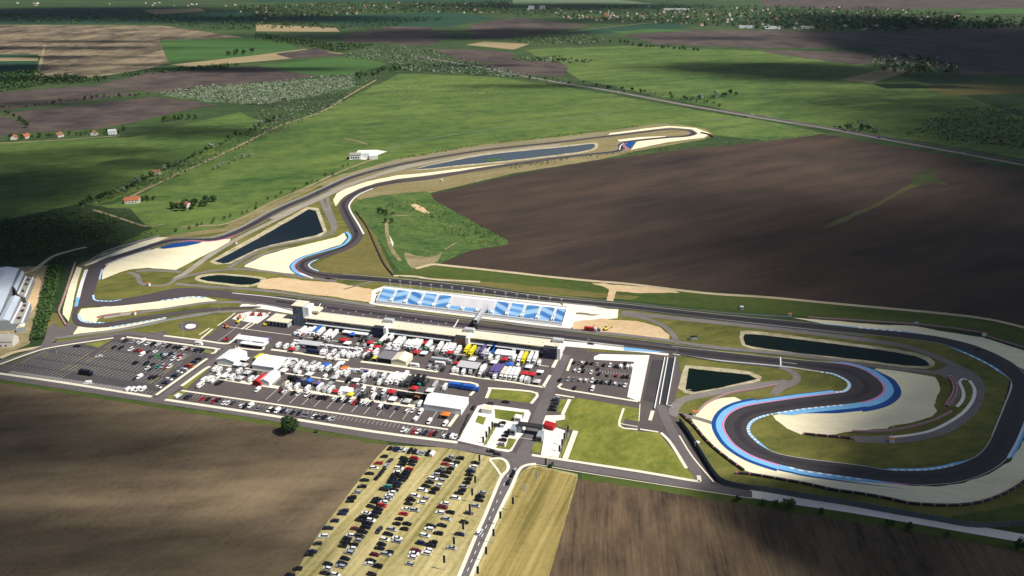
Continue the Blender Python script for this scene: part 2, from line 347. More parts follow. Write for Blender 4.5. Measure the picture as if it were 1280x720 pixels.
# ================================================================ VERGES AND INFIELD
area('infield_grass', [(60, 432), (84, 404), (80, 380), (96, 332), (130, 314), (220, 297), (300, 290), (384, 250), (452, 252), (492, 346), (640, 362), (900, 392), (1080, 412), (1220, 440), (1262, 476), (1240, 560), (1160, 592), (1000, 590), (905, 560), (842, 470), (640, 440), (300, 440), (140, 424)], M_OLIVE, 'verge')
area('grass_verge', [(130, 322), (200, 296), (280, 284), (340, 255), (415, 222), (500, 198), (600, 181), (700, 171), (830, 154), (880, 160), (892, 168), (880, 174), (800, 188), (747, 200), (640, 217), (540, 241), (455, 262), (440, 300), (330, 345), (200, 330)], M_DRYP, 'verge')
area('infield_grass', [(96, 418), (86, 380), (104, 335), (140, 318), (216, 298), (290, 288), (340, 262), (400, 232), (452, 250), (440, 300), (372, 330), (392, 346), (480, 358), (640, 380), (640, 412), (400, 388), (250, 404), (150, 416)], M_OLIVE, 'verge')
area('infield_grass', [(452, 256), (462, 284), (480, 318), (494, 346), (425, 345), (388, 333), (420, 318), (450, 298), (444, 268)], M_DRY, 'verge')
area('grass_verge', [(500, 338), (548, 331), (640, 341), (770, 356), (960, 372), (1100, 386), (1190, 394), (1290, 413), (1400, 440), (1400, 470), (1290, 437), (1225, 417), (1145, 406), (1000, 395), (900, 388), (770, 374), (640, 360), (560, 350), (490, 346)], M_VERGE, 'verge')
area('dry_verge', [(640, 355), (700, 361), (800, 371), (790, 375), (700, 369), (640, 362), (540, 350), (520, 346)], M_DRY, 'verge')
area('infield_grass', [(630, 366), (880, 392), (1000, 405), (1180, 428), (1262, 470), (1250, 530), (1222, 572), (1160, 592), (1090, 588), (980, 573), (930, 545), (905, 560), (845, 512), (838, 450), (780, 440), (640, 418)], M_OLIVE, 'verge')
area('infield_grass', [(838, 500), (842, 518), (860, 560), (892, 600), (960, 613), (1060, 628), (1170, 648), (1320, 660), (1340, 590), (1280, 590), (1190, 628), (1040, 612), (930, 586), (880, 545)], M_OLIVE, 'verge')
area('grass_verge', [(1170, 650), (1290, 628), (1330, 640), (1330, 668), (1225, 657)], M_VERGE, 'verge')
# left edge: yard of the factory, hedge strip, wasteland
area('bare_yard', [(-120, 350), (0, 325), (48, 330), (74, 322), (80, 330), (60, 360), (48, 400), (42, 428), (0, 446), (-120, 470)], M_DIRT2, 'verge')
area('wild_ground', [(60, 332), (80, 322), (94, 332), (80, 360), (72, 392), (84, 410), (64, 434), (36, 432), (44, 400)], M_SCRUBG, 'verge')
area('wild_ground', [(-120, 360), (-100, 230), (0, 276), (100, 255), (160, 262), (190, 285), (150, 305), (110, 320), (60, 332), (0, 335)], M_SCRUBG, 'verge')
area('bare_ground', [(62, 390), (72, 392), (85, 408), (66, 428), (56, 425)], M_DRY, 'verge')
# ================================================================ PONDS
def pond(bank, wat, m, sm=4):
    area('pond_bank', bank, M_BANK, 'pond', sm)
    o = area('pond_water', wat, m, 'pond', sm); return o
def grow(pts, dx, dy):
    cx = sum(p[0] for p in pts) / len(pts); cy = sum(p[1] for p in pts) / len(pts)
    return [(p[0] + (dx if p[0] > cx else -dx), p[1] + (dy if p[1] > cy else -dy)) for p in pts]
w1 = [(268.4, 327), (290, 316), (329.4, 294.5), (367, 273), (386, 261.6), (394.7, 263.8), (404, 290), (396, 294), (340, 306.2), (320, 312), (285.6, 328.6), (279, 329.7)]
pond([(262, 327.5), (284, 314), (325, 291.5), (366, 269), (384, 258.5), (398, 260.5), (408, 290), (400, 296), (342, 308.5), (322, 314), (288, 330), (270, 331)], w1, M_WBLUE, 0)
pond([(243, 349), (252, 343.5), (277, 342), (312, 344.5), (332, 347.5), (330, 352), (318, 358), (298, 358.5), (256, 353.5)], [(249, 348), (262, 345), (282.5, 344.2), (326, 349), (313.7, 356), (290, 355), (259, 351.3)], M_WDARK, 2)
pond([(856.6, 456.5), (900, 460), (936, 464.5), (953, 471.5), (950, 477), (911, 487), (870.6, 495), (855, 491), (847.5, 485), (851, 469)], [(861, 460.5), (936, 468.7), (946.4, 474.2), (905, 484), (867.5, 490.6), (856.6, 487.5), (858, 478)], M_WDARK, 0)
pond([(925, 417), (935, 413.5), (1000, 421), (1080, 431.5), (1145, 441.5), (1168, 452.5), (1158, 461.5), (1111, 457.5), (1080, 453.5), (1000, 444), (938, 436), (926, 428)], [(929.7, 420), (940.6, 418), (1000, 424.7), (1080, 435), (1142.5, 445), (1161, 455), (1153, 458.3), (1111, 455), (1080, 450.5), (993.7, 441), (939, 433.3), (931, 428.6)], M_WDARK, 2)
pond([(508, 214), (575, 197.6), (625, 189.8), (700, 182.6), (742, 178.2), (748, 181.5), (742, 188.6), (700, 195), (633, 202.6), (578, 208)], [(514, 212.7), (575, 199.4), (625, 191.6), (700, 184.5), (738, 180), (744, 181.6), (739, 187), (700, 193.3), (633, 201), (578, 206.2)], M_WLAKE, 2)
area('reed_island', [(603, 200.5), (617, 198.5), (628, 199.8), (614, 201.8)], M_ROUGH, 'patch', 3)
# ================================================================ GRAVEL AND SAND
GRAV = [
 [(1096, 461), (1130, 465), (1168.7, 471.7), (1173.4, 478.7), (1175, 488), (1169.5, 500.6), (1167, 507), (1172, 514.7), (1165.6, 521), (1140.6, 528.7), (1112.5, 532.6), (1109, 535.8), (1054.7, 540.5), (1043.7, 543.6), (1002.5, 544), (983.7, 535.5), (969.7, 525.3), (966, 519.5), (1000, 513), (1050, 506), (1090, 499), (1103, 488), (1098, 474), (1085, 464)],
 [(918, 496.4), (930, 502), (932, 509), (908, 522), (902, 534), (906, 545), (930, 566), (990, 587), (1076, 599.5), (1139, 607.5), (1174, 608.5), (1205, 604), (1236, 593), (1263, 577), (1280, 551), (1310, 540), (1320, 560), (1300, 590), (1267.5, 609), (1245.6, 620), (1220.6, 627.8), (1189, 631), (1142.5, 629.4), (1100, 621.5), (1040.6, 611.6), (978, 599), (947, 593.6), (931, 588.5), (912, 575), (893, 561), (879, 547), (862, 521.4), (871, 517.6), (887, 503.4), (897, 499)],
 [(992, 397.6), (1040, 401), (1100, 406.5), (1142.5, 407.5), (1174, 414), (1228.4, 422), (1280, 438.7), (1340, 458), (1330, 485), (1282, 464), (1252, 446.6), (1220.6, 434), (1189, 424.7), (1166, 420), (1145.6, 417.2), (1080, 411), (1030, 405)],
 [(420, 297), (431, 291), (434, 298), (426, 306), (400, 314), (378, 323), (366, 331), (364, 338), (372, 343), (342, 340.3), (305, 333.6), (307.5, 331), (329, 320), (359, 311.4)],
 [(421, 242), (416.6, 250), (419.7, 258), (426, 250), (434, 243.6), (449, 236), (470, 229), (496, 224), (527, 220.5), (567, 215), (633, 206), (633, 204.6), (567, 212), (527, 217), (496, 219.4), (459, 227), (434, 235.2)],
 [(152, 340), (127, 349.8), (128, 340), (133, 331.6), (160, 321), (188, 312.8), (200, 309), (262, 301.5), (288.7, 298.5), (287, 303.8), (251, 321.5), (220, 337.6), (185, 335), (161.6, 337.2)],
 [(196, 297), (210, 297), (188, 306), (154, 317), (122.5, 327.4), (107, 333), (104, 331.6), (130, 317.5), (169.4, 305)],
 [(96, 333.5), (102.5, 335.5), (97, 352), (92, 375), (90, 386), (85.5, 402), (78, 393), (79, 385), (86, 360)],
 [(101.4, 386.4), (122.5, 384.6), (150, 381), (200.6, 374.6), (240, 370.8), (257, 371.6), (272, 376), (220, 384.4), (169.4, 388.6), (130, 394), (122.5, 399.4), (120, 403.5), (99, 400.5), (98.5, 393)],
 [(97.5, 408.6), (120, 410.6), (153.7, 408), (185, 402), (208.4, 398), (200.6, 401.6), (153.7, 411), (91, 418.4)],
 [(815, 172.5), (860, 171), (872, 167), (866, 162), (838, 159.5), (800, 164), (760, 169), (762, 167), (800, 161.5), (836, 157.6), (870, 160), (888, 167), (880, 172), (834, 178), (800, 185), (789, 187.5), (796, 177.5)],
 [(772, 174.8), (800, 171.5), (832, 170.2), (832, 171.6), (800, 174.6), (774, 177)]]
for g in GRAV: area('gravel_trap', g, M_GRAVEL, 'gravel')
SANDS = [[(328, 350), (350, 347.5), (380, 350.5), (430, 355), (465, 362), (463, 378), (420, 372), (320, 359.5)],
         [(716.7, 402.5), (748.7, 398.6), (795.6, 401.7), (823.7, 408.7), (836, 419.7), (836, 425), (781, 419), (716, 411)],
         [(740, 354), (765, 355.5), (840, 362), (850, 366), (800, 367), (770, 364), (766, 378), (758, 377), (762, 362)]]
for s in SANDS: area('bare_sand', s, M_SAND, 'gravel')
area('bare_sand', [(514, 256), (519, 255), (530, 261), (538, 267), (530, 267), (521, 263)], M_SAND, 'gravel')
area('gravel_heap_ground', [(482, 294), (486, 293), (492, 304), (491, 309), (486, 304)], M_CONC, 'gravel')
# ================================================================ TRACK
EDGE_R = 'x'
# the eastern loop follows its two surveyed edges
E_OUT = [(640, 408.6), (780, 425.6), (840, 433.3), (900, 440), (975, 448), (1026, 452.8), (1060, 456.8), (1080, 463), (1092, 470.5), (1100, 477), (1104.7, 486.5), (1100, 494), (1087.5, 500.6), (1065.6, 505), (1030, 508.7), (1000, 512), (965, 517.5), (949, 521.4), (938.4, 527), (933.7, 534.7), (935.3, 542.5), (941.6, 549.5), (949, 555.8), (963.4, 564), (980.6, 569.4), (1012, 574.7), (1040, 578), (1080, 583), (1103.4, 587.2), (1120.6, 588.7), (1158, 588.3), (1189, 583.3), (1214.4, 574), (1228.4, 564), (1238, 550), (1244, 536), (1252, 516), (1263, 490), (1264.5, 480), (1259, 471.5), (1240, 457.5), (1210, 442.5), (1181.6, 431.9), (1167.5, 428.4), (1127, 423), (1080, 418.4), (1009, 411.5), (900, 399.7), (780, 386), (680, 376.4), (580, 364.6), (480, 353.6), (419, 349)]
E_IN = [(640, 418), (780, 434.7), (840, 442.5), (900, 450.5), (975, 457.5), (1026, 464.7), (1043.7, 468), (1059, 475.6), (1063.5, 482.6), (1058, 489.7), (1045, 492), (1000, 497.5), (980.6, 500.3), (949.4, 505), (927.5, 509.7), (913.4, 516.7), (906.4, 525.3), (904.8, 534), (908.8, 544), (918, 555.8), (933.7, 566.7), (949.4, 573.7), (974.4, 581.6), (990, 585), (1009, 589.2), (1076.6, 599), (1139, 606.4), (1167.5, 606.2), (1195.6, 603.6), (1220.6, 596.6), (1242.5, 586.4), (1256.6, 575.5), (1261, 568.4), (1269, 554.4), (1277, 536), (1285, 515), (1291, 495), (1289, 480), (1280, 467), (1264, 453), (1236, 439), (1211, 430), (1177, 422), (1150, 418), (1111, 413.8), (1080, 411.2), (1009, 403.6), (900, 393.4), (780, 380.4), (680, 371.2), (580, 357.2), (480, 347.3), (427, 343)]
def two_edge(name, A, B, m, z):
    a = spline(GL(A), False, 5); b = spline(GL(B), False, 5)
    return flat(name, a + b[::-1], m, z, True), a, b
ZT = .36
_, TA, TB = two_edge('race_track', E_OUT[2:], E_IN[2:], M_TRACK2, ZT)
W_OUT = [(419, 350), (395.6, 346.5), (380, 342), (371.6, 337), (370.4, 332), (379.4, 324.6), (393, 319.6), (427.5, 309.6), (438, 301.5), (440, 295), (437, 287), (427.5, 270.6), (424.4, 257.5), (429, 248), (441.6, 240), (465, 231.4), (496, 224.4), (540, 219.6), (600, 209.8), (640, 204), (700, 195.6)]
W_IN = [(427, 343), (397, 339.7), (388.5, 335.8), (385.4, 332), (389, 328.2), (397, 324.2), (419, 318), (442.5, 308.4), (452, 299), (453, 291), (446, 280.3), (437, 265), (435.3, 256), (446, 244.4), (465, 235.6), (496, 229.2), (540, 224), (600, 213.4), (640, 207.4), (700, 198.6)]
two_edge('race_track', W_OUT, W_IN, M_TRACK, ZT + .004)
FAR = [(690, 198.8), (720, 195), (747, 192), (770, 189.4), (777, 186), (776, 181.5), (783, 178), (800, 175.4), (834, 172), (856, 170.4), (867, 167.3), (862, 163.6), (848, 161.6), (830, 162), (809, 164.6), (762, 170.2), (700, 177.8), (656, 182.2), (600, 188.6), (547, 197), (500, 205.8), (446, 220), (415, 233), (387, 246.4), (363, 256.3), (340, 267.3), (320, 278.6), (298, 289.6), (279, 297), (264, 299.9), (240, 299.2), (216, 300.6), (193, 306.4), (165, 315.6), (140, 323.4)]
P_FAR = spline(GL(FAR), False, 5)
ribbon('race_track', P_FAR, 6.4, -6.4, M_TRACK, ZT + .008)
# wide western corner and the two ways round it
flat('race_track', spline(GL([(150, 317.6), (126, 325.5), (110, 336), (103, 350), (98, 366), (94, 381), (90, 394), (90.5, 401), (97, 407.2), (111, 410), (135, 409), (169, 402.6), (208, 396), (260, 389.6), (320, 385.6), (320, 383.2), (262, 385.8), (208, 391.6), (169, 397.4), (135, 403.4), (111.6, 404.4), (100, 400.6), (97.2, 394), (99, 386.6), (109, 383), (140, 383.4), (185, 378.6), (216, 374.4), (232, 371.2), (262, 371.2), (300, 375.6), (345, 383), (420, 393), (520, 406.5), (640, 418.2), (780, 434.9), (842, 442.8), (842, 433.2), (780, 425.4), (640, 408.4), (520, 394), (420, 380), (345, 371.2), (300, 366), (258, 361.4), (220, 360.6), (185, 368.2), (147, 374.4), (125, 374.6), (117.5, 371.4), (118.4, 365), (124, 347), (129, 338), (138, 329), (160, 321)]), True, 3), M_TRACK, ZT + .012, True)
# pit lane along the garages
road('pit_lane', [(300, 383), (330, 384), (370, 390.5), (440, 400), (540, 412.5), (640, 424), (700, 429.5), (760, 434.5), (800, 437.5), (836, 442)], 9, M_CONC, 'road')
MID = [a.lerp(b, .5) for a, b in zip(resample(TA, 4)[::1], [min(TB, key=lambda q: (q - p).length) for p in resample(TA, 4)])]
for i in range(3): MID = [MID[0]] + [(MID[k - 1] + MID[k] * 2 + MID[k + 1]) / 4 for k in range(1, len(MID) - 1)] + [MID[-1]]
ribbon('racing_line', MID, 2.6, -1.6, M_RUBBER, .395)
for P_ in (TA, TB): ribbon('edge_line', P_, .22, -.22, M_LINE, lay('paint'))
ribbon('racing_line', P_FAR, 1.8, -2.2, M_RUBBER, .396)
road('racing_line', [(345, 377), (440, 388.6), (540, 401), (640, 413.4), (740, 425.4), (842, 438)], 4, M_RUBBER, 'paint', 3)
road('racing_line', [(500, 226.6), (465, 233.4), (444, 242), (431, 252), (430, 260), (440, 280), (445.6, 292), (441, 301), (428, 309.6), (395, 322), (381, 327), (377, 332), (382, 338), (396, 343), (425, 346.4), (480, 350.4)], 4, M_RUBBER, 'paint')
for o_ in (6.2, -6.2): ribbon('edge_line', P_FAR, o_ + .2, o_ - .2, M_LINE, lay('paint'))
# --- painted run-offs and kerbs, set out from the track edges
def sub(P, a, b):
    """stretch of polyline P between the points nearest to pixels a and b"""
    A, B = G(*a), G(*b)
    ia = min(range(len(P)), key=lambda i: (P[i] - A).length); ib = min(range(len(P)), key=lambda i: (P[i] - B).length)
    return P[min(ia, ib):max(ia, ib) + 1]
def band(P, d0, d1, m, taper=(0, 0), z=None, name='painted_runoff'):
    n = len(P); k0, k1 = taper
    f = lambda i: min(1, i / k0 if k0 else 1, (n - 1 - i) / k1 if k1 else 1)
    a = [d0 * 1.0 for i in range(n)]; b = [d0 + (d1 - d0) * max(.02, f(i)) for i in range(n)]
    return ribbon(name, P, a, b, m, z if z else lay('paint'))
def kerb(P, d, w=1.3, dash=2.4, m2=None, name='kerb'):
    """blue based kerb with white teeth along an edge"""
    o = ribbon(name, P, d, d + math.copysign(w, d if d else 1), m2 or M_LBLUE, lay('paint'))
    return o
def teeth(P, d0, d1, step=5.2, ln=2.6, m=None, name='kerb_teeth'):
    Q = resample(P, .65); vs = []; fs = []; z = lay('paint') + .002
    A = offs(Q, d0); B = offs(Q, d1); n = max(1, int(ln / .65)); st = max(2, int(step / .65))
    for i in range(0, len(Q) - n, st):
        k = len(vs); vs += [(A[i].x, A[i].y, z), (A[i + n].x, A[i + n].y, z), (B[i + n].x, B[i + n].y, z), (B[i].x, B[i].y, z)]
        fs.append((k, k + 1, k + 2, k + 3))
    me = newmesh(name, vs, fs, m or M_WHITE)
    if me.polygons and me.polygons[0].normal.z < 0: me.flip_normals()
    o = link(name, me); o['kind'] = 'structure'; return o
# TA = outer edge at turn 1 / inner later, TB the other one.  Left of travel is +.
s = sub(TA, (1026, 452.8), (1064, 505.3))           # turn 1 outside
band(s, .0, 1.2, M_PINK, (6, 0)); band(s, 1.2, 6.4, M_LBLUE, (12, 0)); band(s[9:], 6.4, 11.2, M_DBLUE, (10, 0))
s = sub(TA, (1076, 503), (966, 517.5))
band(s, .0, 5.6, M_LBLUE, (0, 3)); teeth(s[4:], -.3, 1.1, 4.6, 2.4); band(s[:-5], 5.6, 9.6, M_DBLUE, (0, 6))
s = sub(TA, (966, 517.5), (963, 564)); band(s, 0, 1.9, M_LBLUE, (3, 5)); teeth(s[:-6], .1, 1.5, 3.6, 1.9)
s = sub(TA, (1103, 587.4), (1214, 574)); band(s, 0, 2.2, M_LBLUE, (4, 4)); teeth(s[4:-4], -.2, 1.0, 5, 3.2)
s = sub(TA, (1262, 472.6), (1184, 432.6)); band(s, 0, 2.4, M_LBLUE, (4, 4)); teeth(s[4:-3], .2, 1.8, 6, 3)
s = sub(TB, (1028, 465), (1045, 492)); band(s, 0, -2.2, M_LBLUE, (3, 0)); teeth(s, -.3, -2.0, 3.4, 2.2)
s = sub(TB, (1045, 492), (950, 505)); band(s, 0, -.9, M_PINK); band(s, -.9, -4.2, M_LBLUE); band(s, -4.2, -4.9, M_DBLUE)
s = sub(TB, (950, 505), (974, 581.6)); band(s, 0, -1.1, M_PINK); band(s, -1.1, -5.0, M_LBLUE); band(s, -5.0, -7.6, M_DBLUE)
s = sub(TB, (974, 581.6), (1139, 606.4)); band(s, 0, -4.6, M_LBLUE, (0, 8)); band(s, -4.6, -6.0, M_DBLUE, (0, 10)); teeth(sub(TB, (988, 585), (1076, 599)), -.1, -1.3, 5.6, 3.2); band(sub(TB, (1095, 601), (1146, 606.6)), 0, -1.2, M_PINK, (4, 4))
s = sub(TB, (1258, 572), (1285, 515)); band(s, 0, -2.6, M_LBLUE, (2, 0)); teeth(s, .2, -1.3, 3.6, 2)
s = sub(TB, (1158, 419), (1016, 404.3)); band(s, 0, -2.0, M_LBLUE, (3, 4)); teeth(s[4:-4], .2, -1.9, 6.4, 3.6)
for pts, w in (([(1264, 480), (1262, 490), (1252, 516), (1240, 545)], .8),):
    road('edge_line', pts, w, M_LINE, 'paint')
# western kerbs
def along(pts, d0, d1, m, teethp=None, taper=(0, 0)):
    P = spline(GL(pts), False, 6); band(P, d0, d1, m, taper)
    if teethp: teeth(P, *teethp)
    return P
HP = [(384, 345), (374, 341), (368, 335.5), (368.6, 330.5), (378, 323.6), (393, 318.4), (427, 308.6), (437, 301), (439, 295), (435, 290)]
along(HP, 0, 3.2, M_LBLUE); along(HP, 3.2, 4.2, M_DBLUE); along(HP[:5], -.9, 0, M_PINK)
along([(392, 348), (384, 345), (376, 341.5)], 0, 1.6, M_WHITE)
along([(397, 339.6), (388.5, 336), (385, 332), (388.5, 328), (396, 324.4)], 0, -1.8, M_LBLUE, (.1, -1.4, 4, 2.2))
along([(465, 235.8), (446, 244.6), (436, 256), (437.6, 265), (446.6, 280), (451, 288), (453.6, 293)], 0, 1.9, M_WHITE)
flat('painted_runoff', GL([(197, 310.6), (216, 304.6), (239, 302.6), (253, 303.8), (232, 308), (205, 311.4)]), M_DBLUE, lay('paint'), True)
along([(216, 303.4), (240, 301.6), (262, 302.4), (284, 298.6), (300, 292)], 0, 1.8, M_PINK, None, (4, 4))
along([(106, 337.6), (101, 352), (97, 366), (95, 375)], 0, 3.0, M_WHITE)
along([(96, 372), (94.4, 378), (93, 384)], 0, 2.6, M_LBLUE)
along([(127, 337), (124.6, 344), (123.4, 350)], 0, 1.6, M_LBLUE, (.2, 1.4, 4, 2.2))
along([(118, 369), (119, 374), (124, 376), (140, 376.4), (152, 374.6)], 0, -1.8, M_LBLUE, (-.2, -1.5, 4, 2.2))
along([(201, 376.2), (225, 373), (244, 371.2), (256, 371.8)], -1.8, .2, M_LBLUE, (-1.6, .4, 5.2, 3))
along([(97, 393), (98.6, 400), (108, 404), (130, 404.6)], 0, 2, M_LBLUE, (.1, 1.6, 4.5, 2.4))
along([(136, 409.4), (160, 405.6), (190, 400.4), (208, 396.8)], 0, -2, M_LBLUE, (-.1, -1.7, 5, 3))
along([(131, 331.4), (150, 324), (175, 316), (188, 311.8)], 0, -1.4, M_WHITE, None)
along([(140, 321), (160, 314.6), (186, 306.4)], 0, 1.2, M_WHITE, None)
along([(290, 367), (330, 371), (372, 376.4)], 0, 1.0, M_WHITE)
flat('painted_runoff', GL([(780.5, 180.8), (783, 177.9), (795, 177.6), (788, 186.2)]), M_DBLUE, lay('paint'), True)
flat('painted_runoff', GL([(780, 434.6), (800, 436.6), (836, 441.4), (806, 439.8), (780, 438.6)]), M_LBLUE, lay('paint'), True)
along([(775, 187.4), (776.4, 182.5), (780, 179.6)], 0, 1.6, M_WHITE)
along([(779, 188), (784, 186.4), (779.5, 182.4), (784, 179)], 0, 1.4, M_PINK)
# start grid and line
for i in range(20):
    p = G(388 + i * 9.4, 381.4 + i * 1.22 + (4.2 if i % 2 else 1.2)); a = p - D1 * 1.4
    vs = [p + D1 * 1.3, p - D1 * 1.3, p - D1 * 1.3 + D2 * .5, p + D1 * 1.3 + D2 * .5]
    flat('grid_mark', [(v.x, v.y) for v in vs], M_LINE, lay('paint'), True)
for a, b in (((401, 380), (395.6, 389.6)), ((573, 400.2), (567.6, 409.6)), ((975.5, 447), (976, 458))):
    road('track_line', [a, b], .9, M_WHITE, 'paint', 0)
road('track_line', [(842, 443.4), (900, 451.4), (975, 458.4), (1026, 465.6)], .7, M_WHITE, 'paint')
road('track_line', [(976, 453), (996, 455.4)], .4, M_WHITE, 'paint', 0)
# ================================================================ SERVICE ROADS
SERV = [
 ([(777, 391), (840, 397.6), (900, 403.8), (1000, 415), (1087, 426), (1127, 432.5), (1158, 441.5), (1186, 454), (1212, 467), (1222, 478), (1223, 490), (1218, 506), (1206, 521), (1190, 532), (1172, 540.5), (1148, 546.5), (1112, 550.5), (1067, 549)], 7.5),
 ([(402, 377.6), (480, 387.4), (560, 396.6), (640, 405), (680, 409.3), (740, 415.4), (780, 419.2), (844, 427.2), (900, 435), (1000, 443.6), (1080, 456.2), (1142, 463.4), (1172, 466), (1192, 462)], 5),
 ([(985, 477.6), (960, 480), (936, 483), (889, 492), (858, 498.6), (846, 506), (842, 516), (848, 520)], 6.5),
 ([(974, 458.6), (988, 464), (996, 472), (992, 478.6), (978, 485), (966, 493)], 5.5),
 ([(220, 348.5), (236, 339), (259, 321.8), (287, 304.6), (307, 293.6), (336, 279.4), (357, 269), (384, 255), (410, 241.6), (440, 229), (470, 221)], 7),
 ([(340, 274), (371, 259.4), (399, 247.4), (430, 233), (470, 219.4), (500, 212)], 9),
 ([(401, 249), (408, 265), (415.6, 281), (416.6, 288.7), (408, 294.6), (380, 301), (340, 308.6), (320, 315.4), (298, 327.8), (285.6, 335.6)], 5.5),
 ([(409, 244), (411, 258), (417.4, 276), (420, 286)], 4.5),
 ([(216, 350), (240, 344), (262, 339.6), (285, 337.4), (310, 337), (360, 343.6), (384, 347.4), (420, 352)], 5),
 ([(305, 331), (322, 321), (345, 312.8), (362, 309.6)], 5),
 ([(220, 355), (251, 358), (320, 362.6), (370, 368.6), (420, 375.4), (470, 383)], 5),
 ([(170, 339.6), (186, 338.2), (218, 339.6), (226, 340.4)], 5.5),
 ([(160, 341), (171, 344.4), (176, 354), (190, 357.4), (208, 356.4), (222, 348)], 4.5),
 ([(68, 423), (122, 416.4), (166, 409), (210, 399.8), (262, 391.2), (320, 388.4)], 4.5),
 ([(166, 392), (200, 387.4), (232, 382.4), (262, 378.4), (300, 378.2), (322, 380.6)], 5),
 ([(130, 397), (152, 393.4), (170, 391.6)], 7),
 ([(842, 517), (870, 523), (894, 530.4)], 4),
 ([(777, 394), (800, 397), (820, 403), (834, 411), (842, 420), (845, 425)], 5),
 ([(480, 348), (430, 362)], 2.5),
 ([(100, 334), (120, 324), (150, 312), (176, 302), (196, 295.6)], 4),
 ([(500, 212), (513, 213), (522, 210)], 4)]
for pts, w in SERV: road('service_road', pts, w, M_SERVL if w in (7, 9) else M_SERV)
area('service_apron', [(1166, 465), (1190, 456), (1212, 466), (1226, 478), (1210, 476), (1196, 478), (1184, 474)], M_SERV, 'road')
area('service_apron', [(1193, 474), (1200, 482), (1201, 494), (1192, 508), (1183, 508), (1190, 498), (1193, 488), (1186, 474)], M_SERV, 'road')
area('service_apron', [(1066, 547), (1116, 544), (1114, 552.5), (1090, 554), (1067, 550)], M_SERV, 'road')
area('service_apron', [(976, 479), (993, 474), (998, 478), (962, 494), (966, 486)], M_SERV, 'road')
area('service_apron', [(338, 275), (365, 261), (398, 248), (440, 228), (500, 208), (560, 198), (620, 189), (700, 180), (700, 182), (620, 190.5), (560, 200), (512, 210), (470, 221), (434, 234), (402, 250), (360, 268)], M_SERVL, 'road')
area('tarmac_corner', [(84, 404), (92, 404), (97, 410), (91, 418), (70, 424), (74, 412)], M_ROAD, 'road')
area('tarmac_corner', [(55, 426), (60, 410), (68, 404), (74, 412), (66, 428), (60, 434), (48, 438)], M_ROAD, 'road')
for pts, w, m in (
  ([(1199, 478), (1204, 490), (1203, 500), (1196, 509)], 2.2, M_CONC), ([(1199, 478), (1203, 474), (1209, 475)], 1.6, M_CONC),
  ([(1212, 476), (1218, 487), (1216, 500), (1206, 514), (1190, 526), (1166, 538), (1140, 544), (1112, 547)], 2.2, M_CONC),
  ([(238, 300), (262, 296), (300, 287)], .1, M_DIRT)):
    road('concrete_strip', pts, w, m, 'patch')
# ================================================================ HIGHWAY, FARM TRACKS
road('highway', [(520, 70), (560, 77), (600, 84), (640, 92.5), (700, 103.5), (765, 114), (852, 130.5), (910, 140.5), (960, 149), (1035, 161), (1115, 176), (1197, 191), (1290, 208.5), (1400, 229)], 15, M_SERV, 'road')
road('highway_lane', [(900, 137), (960, 146.5), (1060, 163), (1115, 172.6), (1197, 187.2), (1290, 204), (1400, 224)], 6, M_ROAD, 'road')
TRK = [([(520, 336), (540, 331), (560, 332.4), (640, 341), (680, 345.6), (742, 351.7), (789, 355.6), (880, 366.6), (960, 372), (1040, 379.5), (1100, 385), (1180, 392.4), (1236, 399.6), (1290, 412)], 5, M_DIRT),
 ([(492, 345), (520, 346), (540, 349.4), (600, 352.6)], 4, M_DIRT), ([(117, 262.5), (150, 273), (184, 283.2), (207, 280)], 4, M_DIRT2),
 ([(155, 250), (207, 225), (262, 200), (322, 171), (352, 156), (402, 139.6), (440, 117), (470, 100)], 6, M_DIRT2),
 ([(108, 309), (84, 315), (64, 322), (42, 338), (20, 344)], 4.5, M_DIRT), ([(0, 356), (24, 350), (42, 340)], 4, M_DIRT2),
 ([(225, 284), (250, 282.6), (282, 280), (310, 269), (340, 253), (380, 236), (420, 217), (456, 203), (470, 199)], 5, M_DIRT2),
 ([(0, 179), (60, 176), (150, 170)], 5, M_DIRT2), ([(482, 188), (520, 176), (600, 164), (640, 158), (760, 142)], 5, M_PALEG),
 ([(430, 173), (445, 176), (460, 181)], 4, M_STUB), ([(820, 155), (880, 150.6), (912, 149), (940, 148)], 6, M_PALEG),
 ([(483, 275), (484, 292), (490, 312), (500, 326)], 4, M_DIRT2), ([(490, 269.6), (510, 270)], 3, M_DIRT2),
 ([(700, 41), (760, 34), (830, 27)], 9, M_STUB), ([(60, 96), (44, 100), (50, 82), (56, 56)], 8, M_STUB),
 ([(446, 198), (458, 199), (470, 194)], 5, M_CONC), ([(0, 448), (20, 440), (52, 434)], 5, M_DIRT)]
for pts, w, m in TRK: road('dirt_track', pts, w, m, 'road')
road('gravel_road', [(937, 617.6), (1000, 627.4), (1060, 636), (1170, 654.6), (1290, 675.4), (1340, 684)], 7.5, M_CONC, 'road', 3)
area('dirt_apron', [(436, 200), (462, 198), (484, 189.5), (470, 187.5), (448, 188)], M_CONC, 'road')
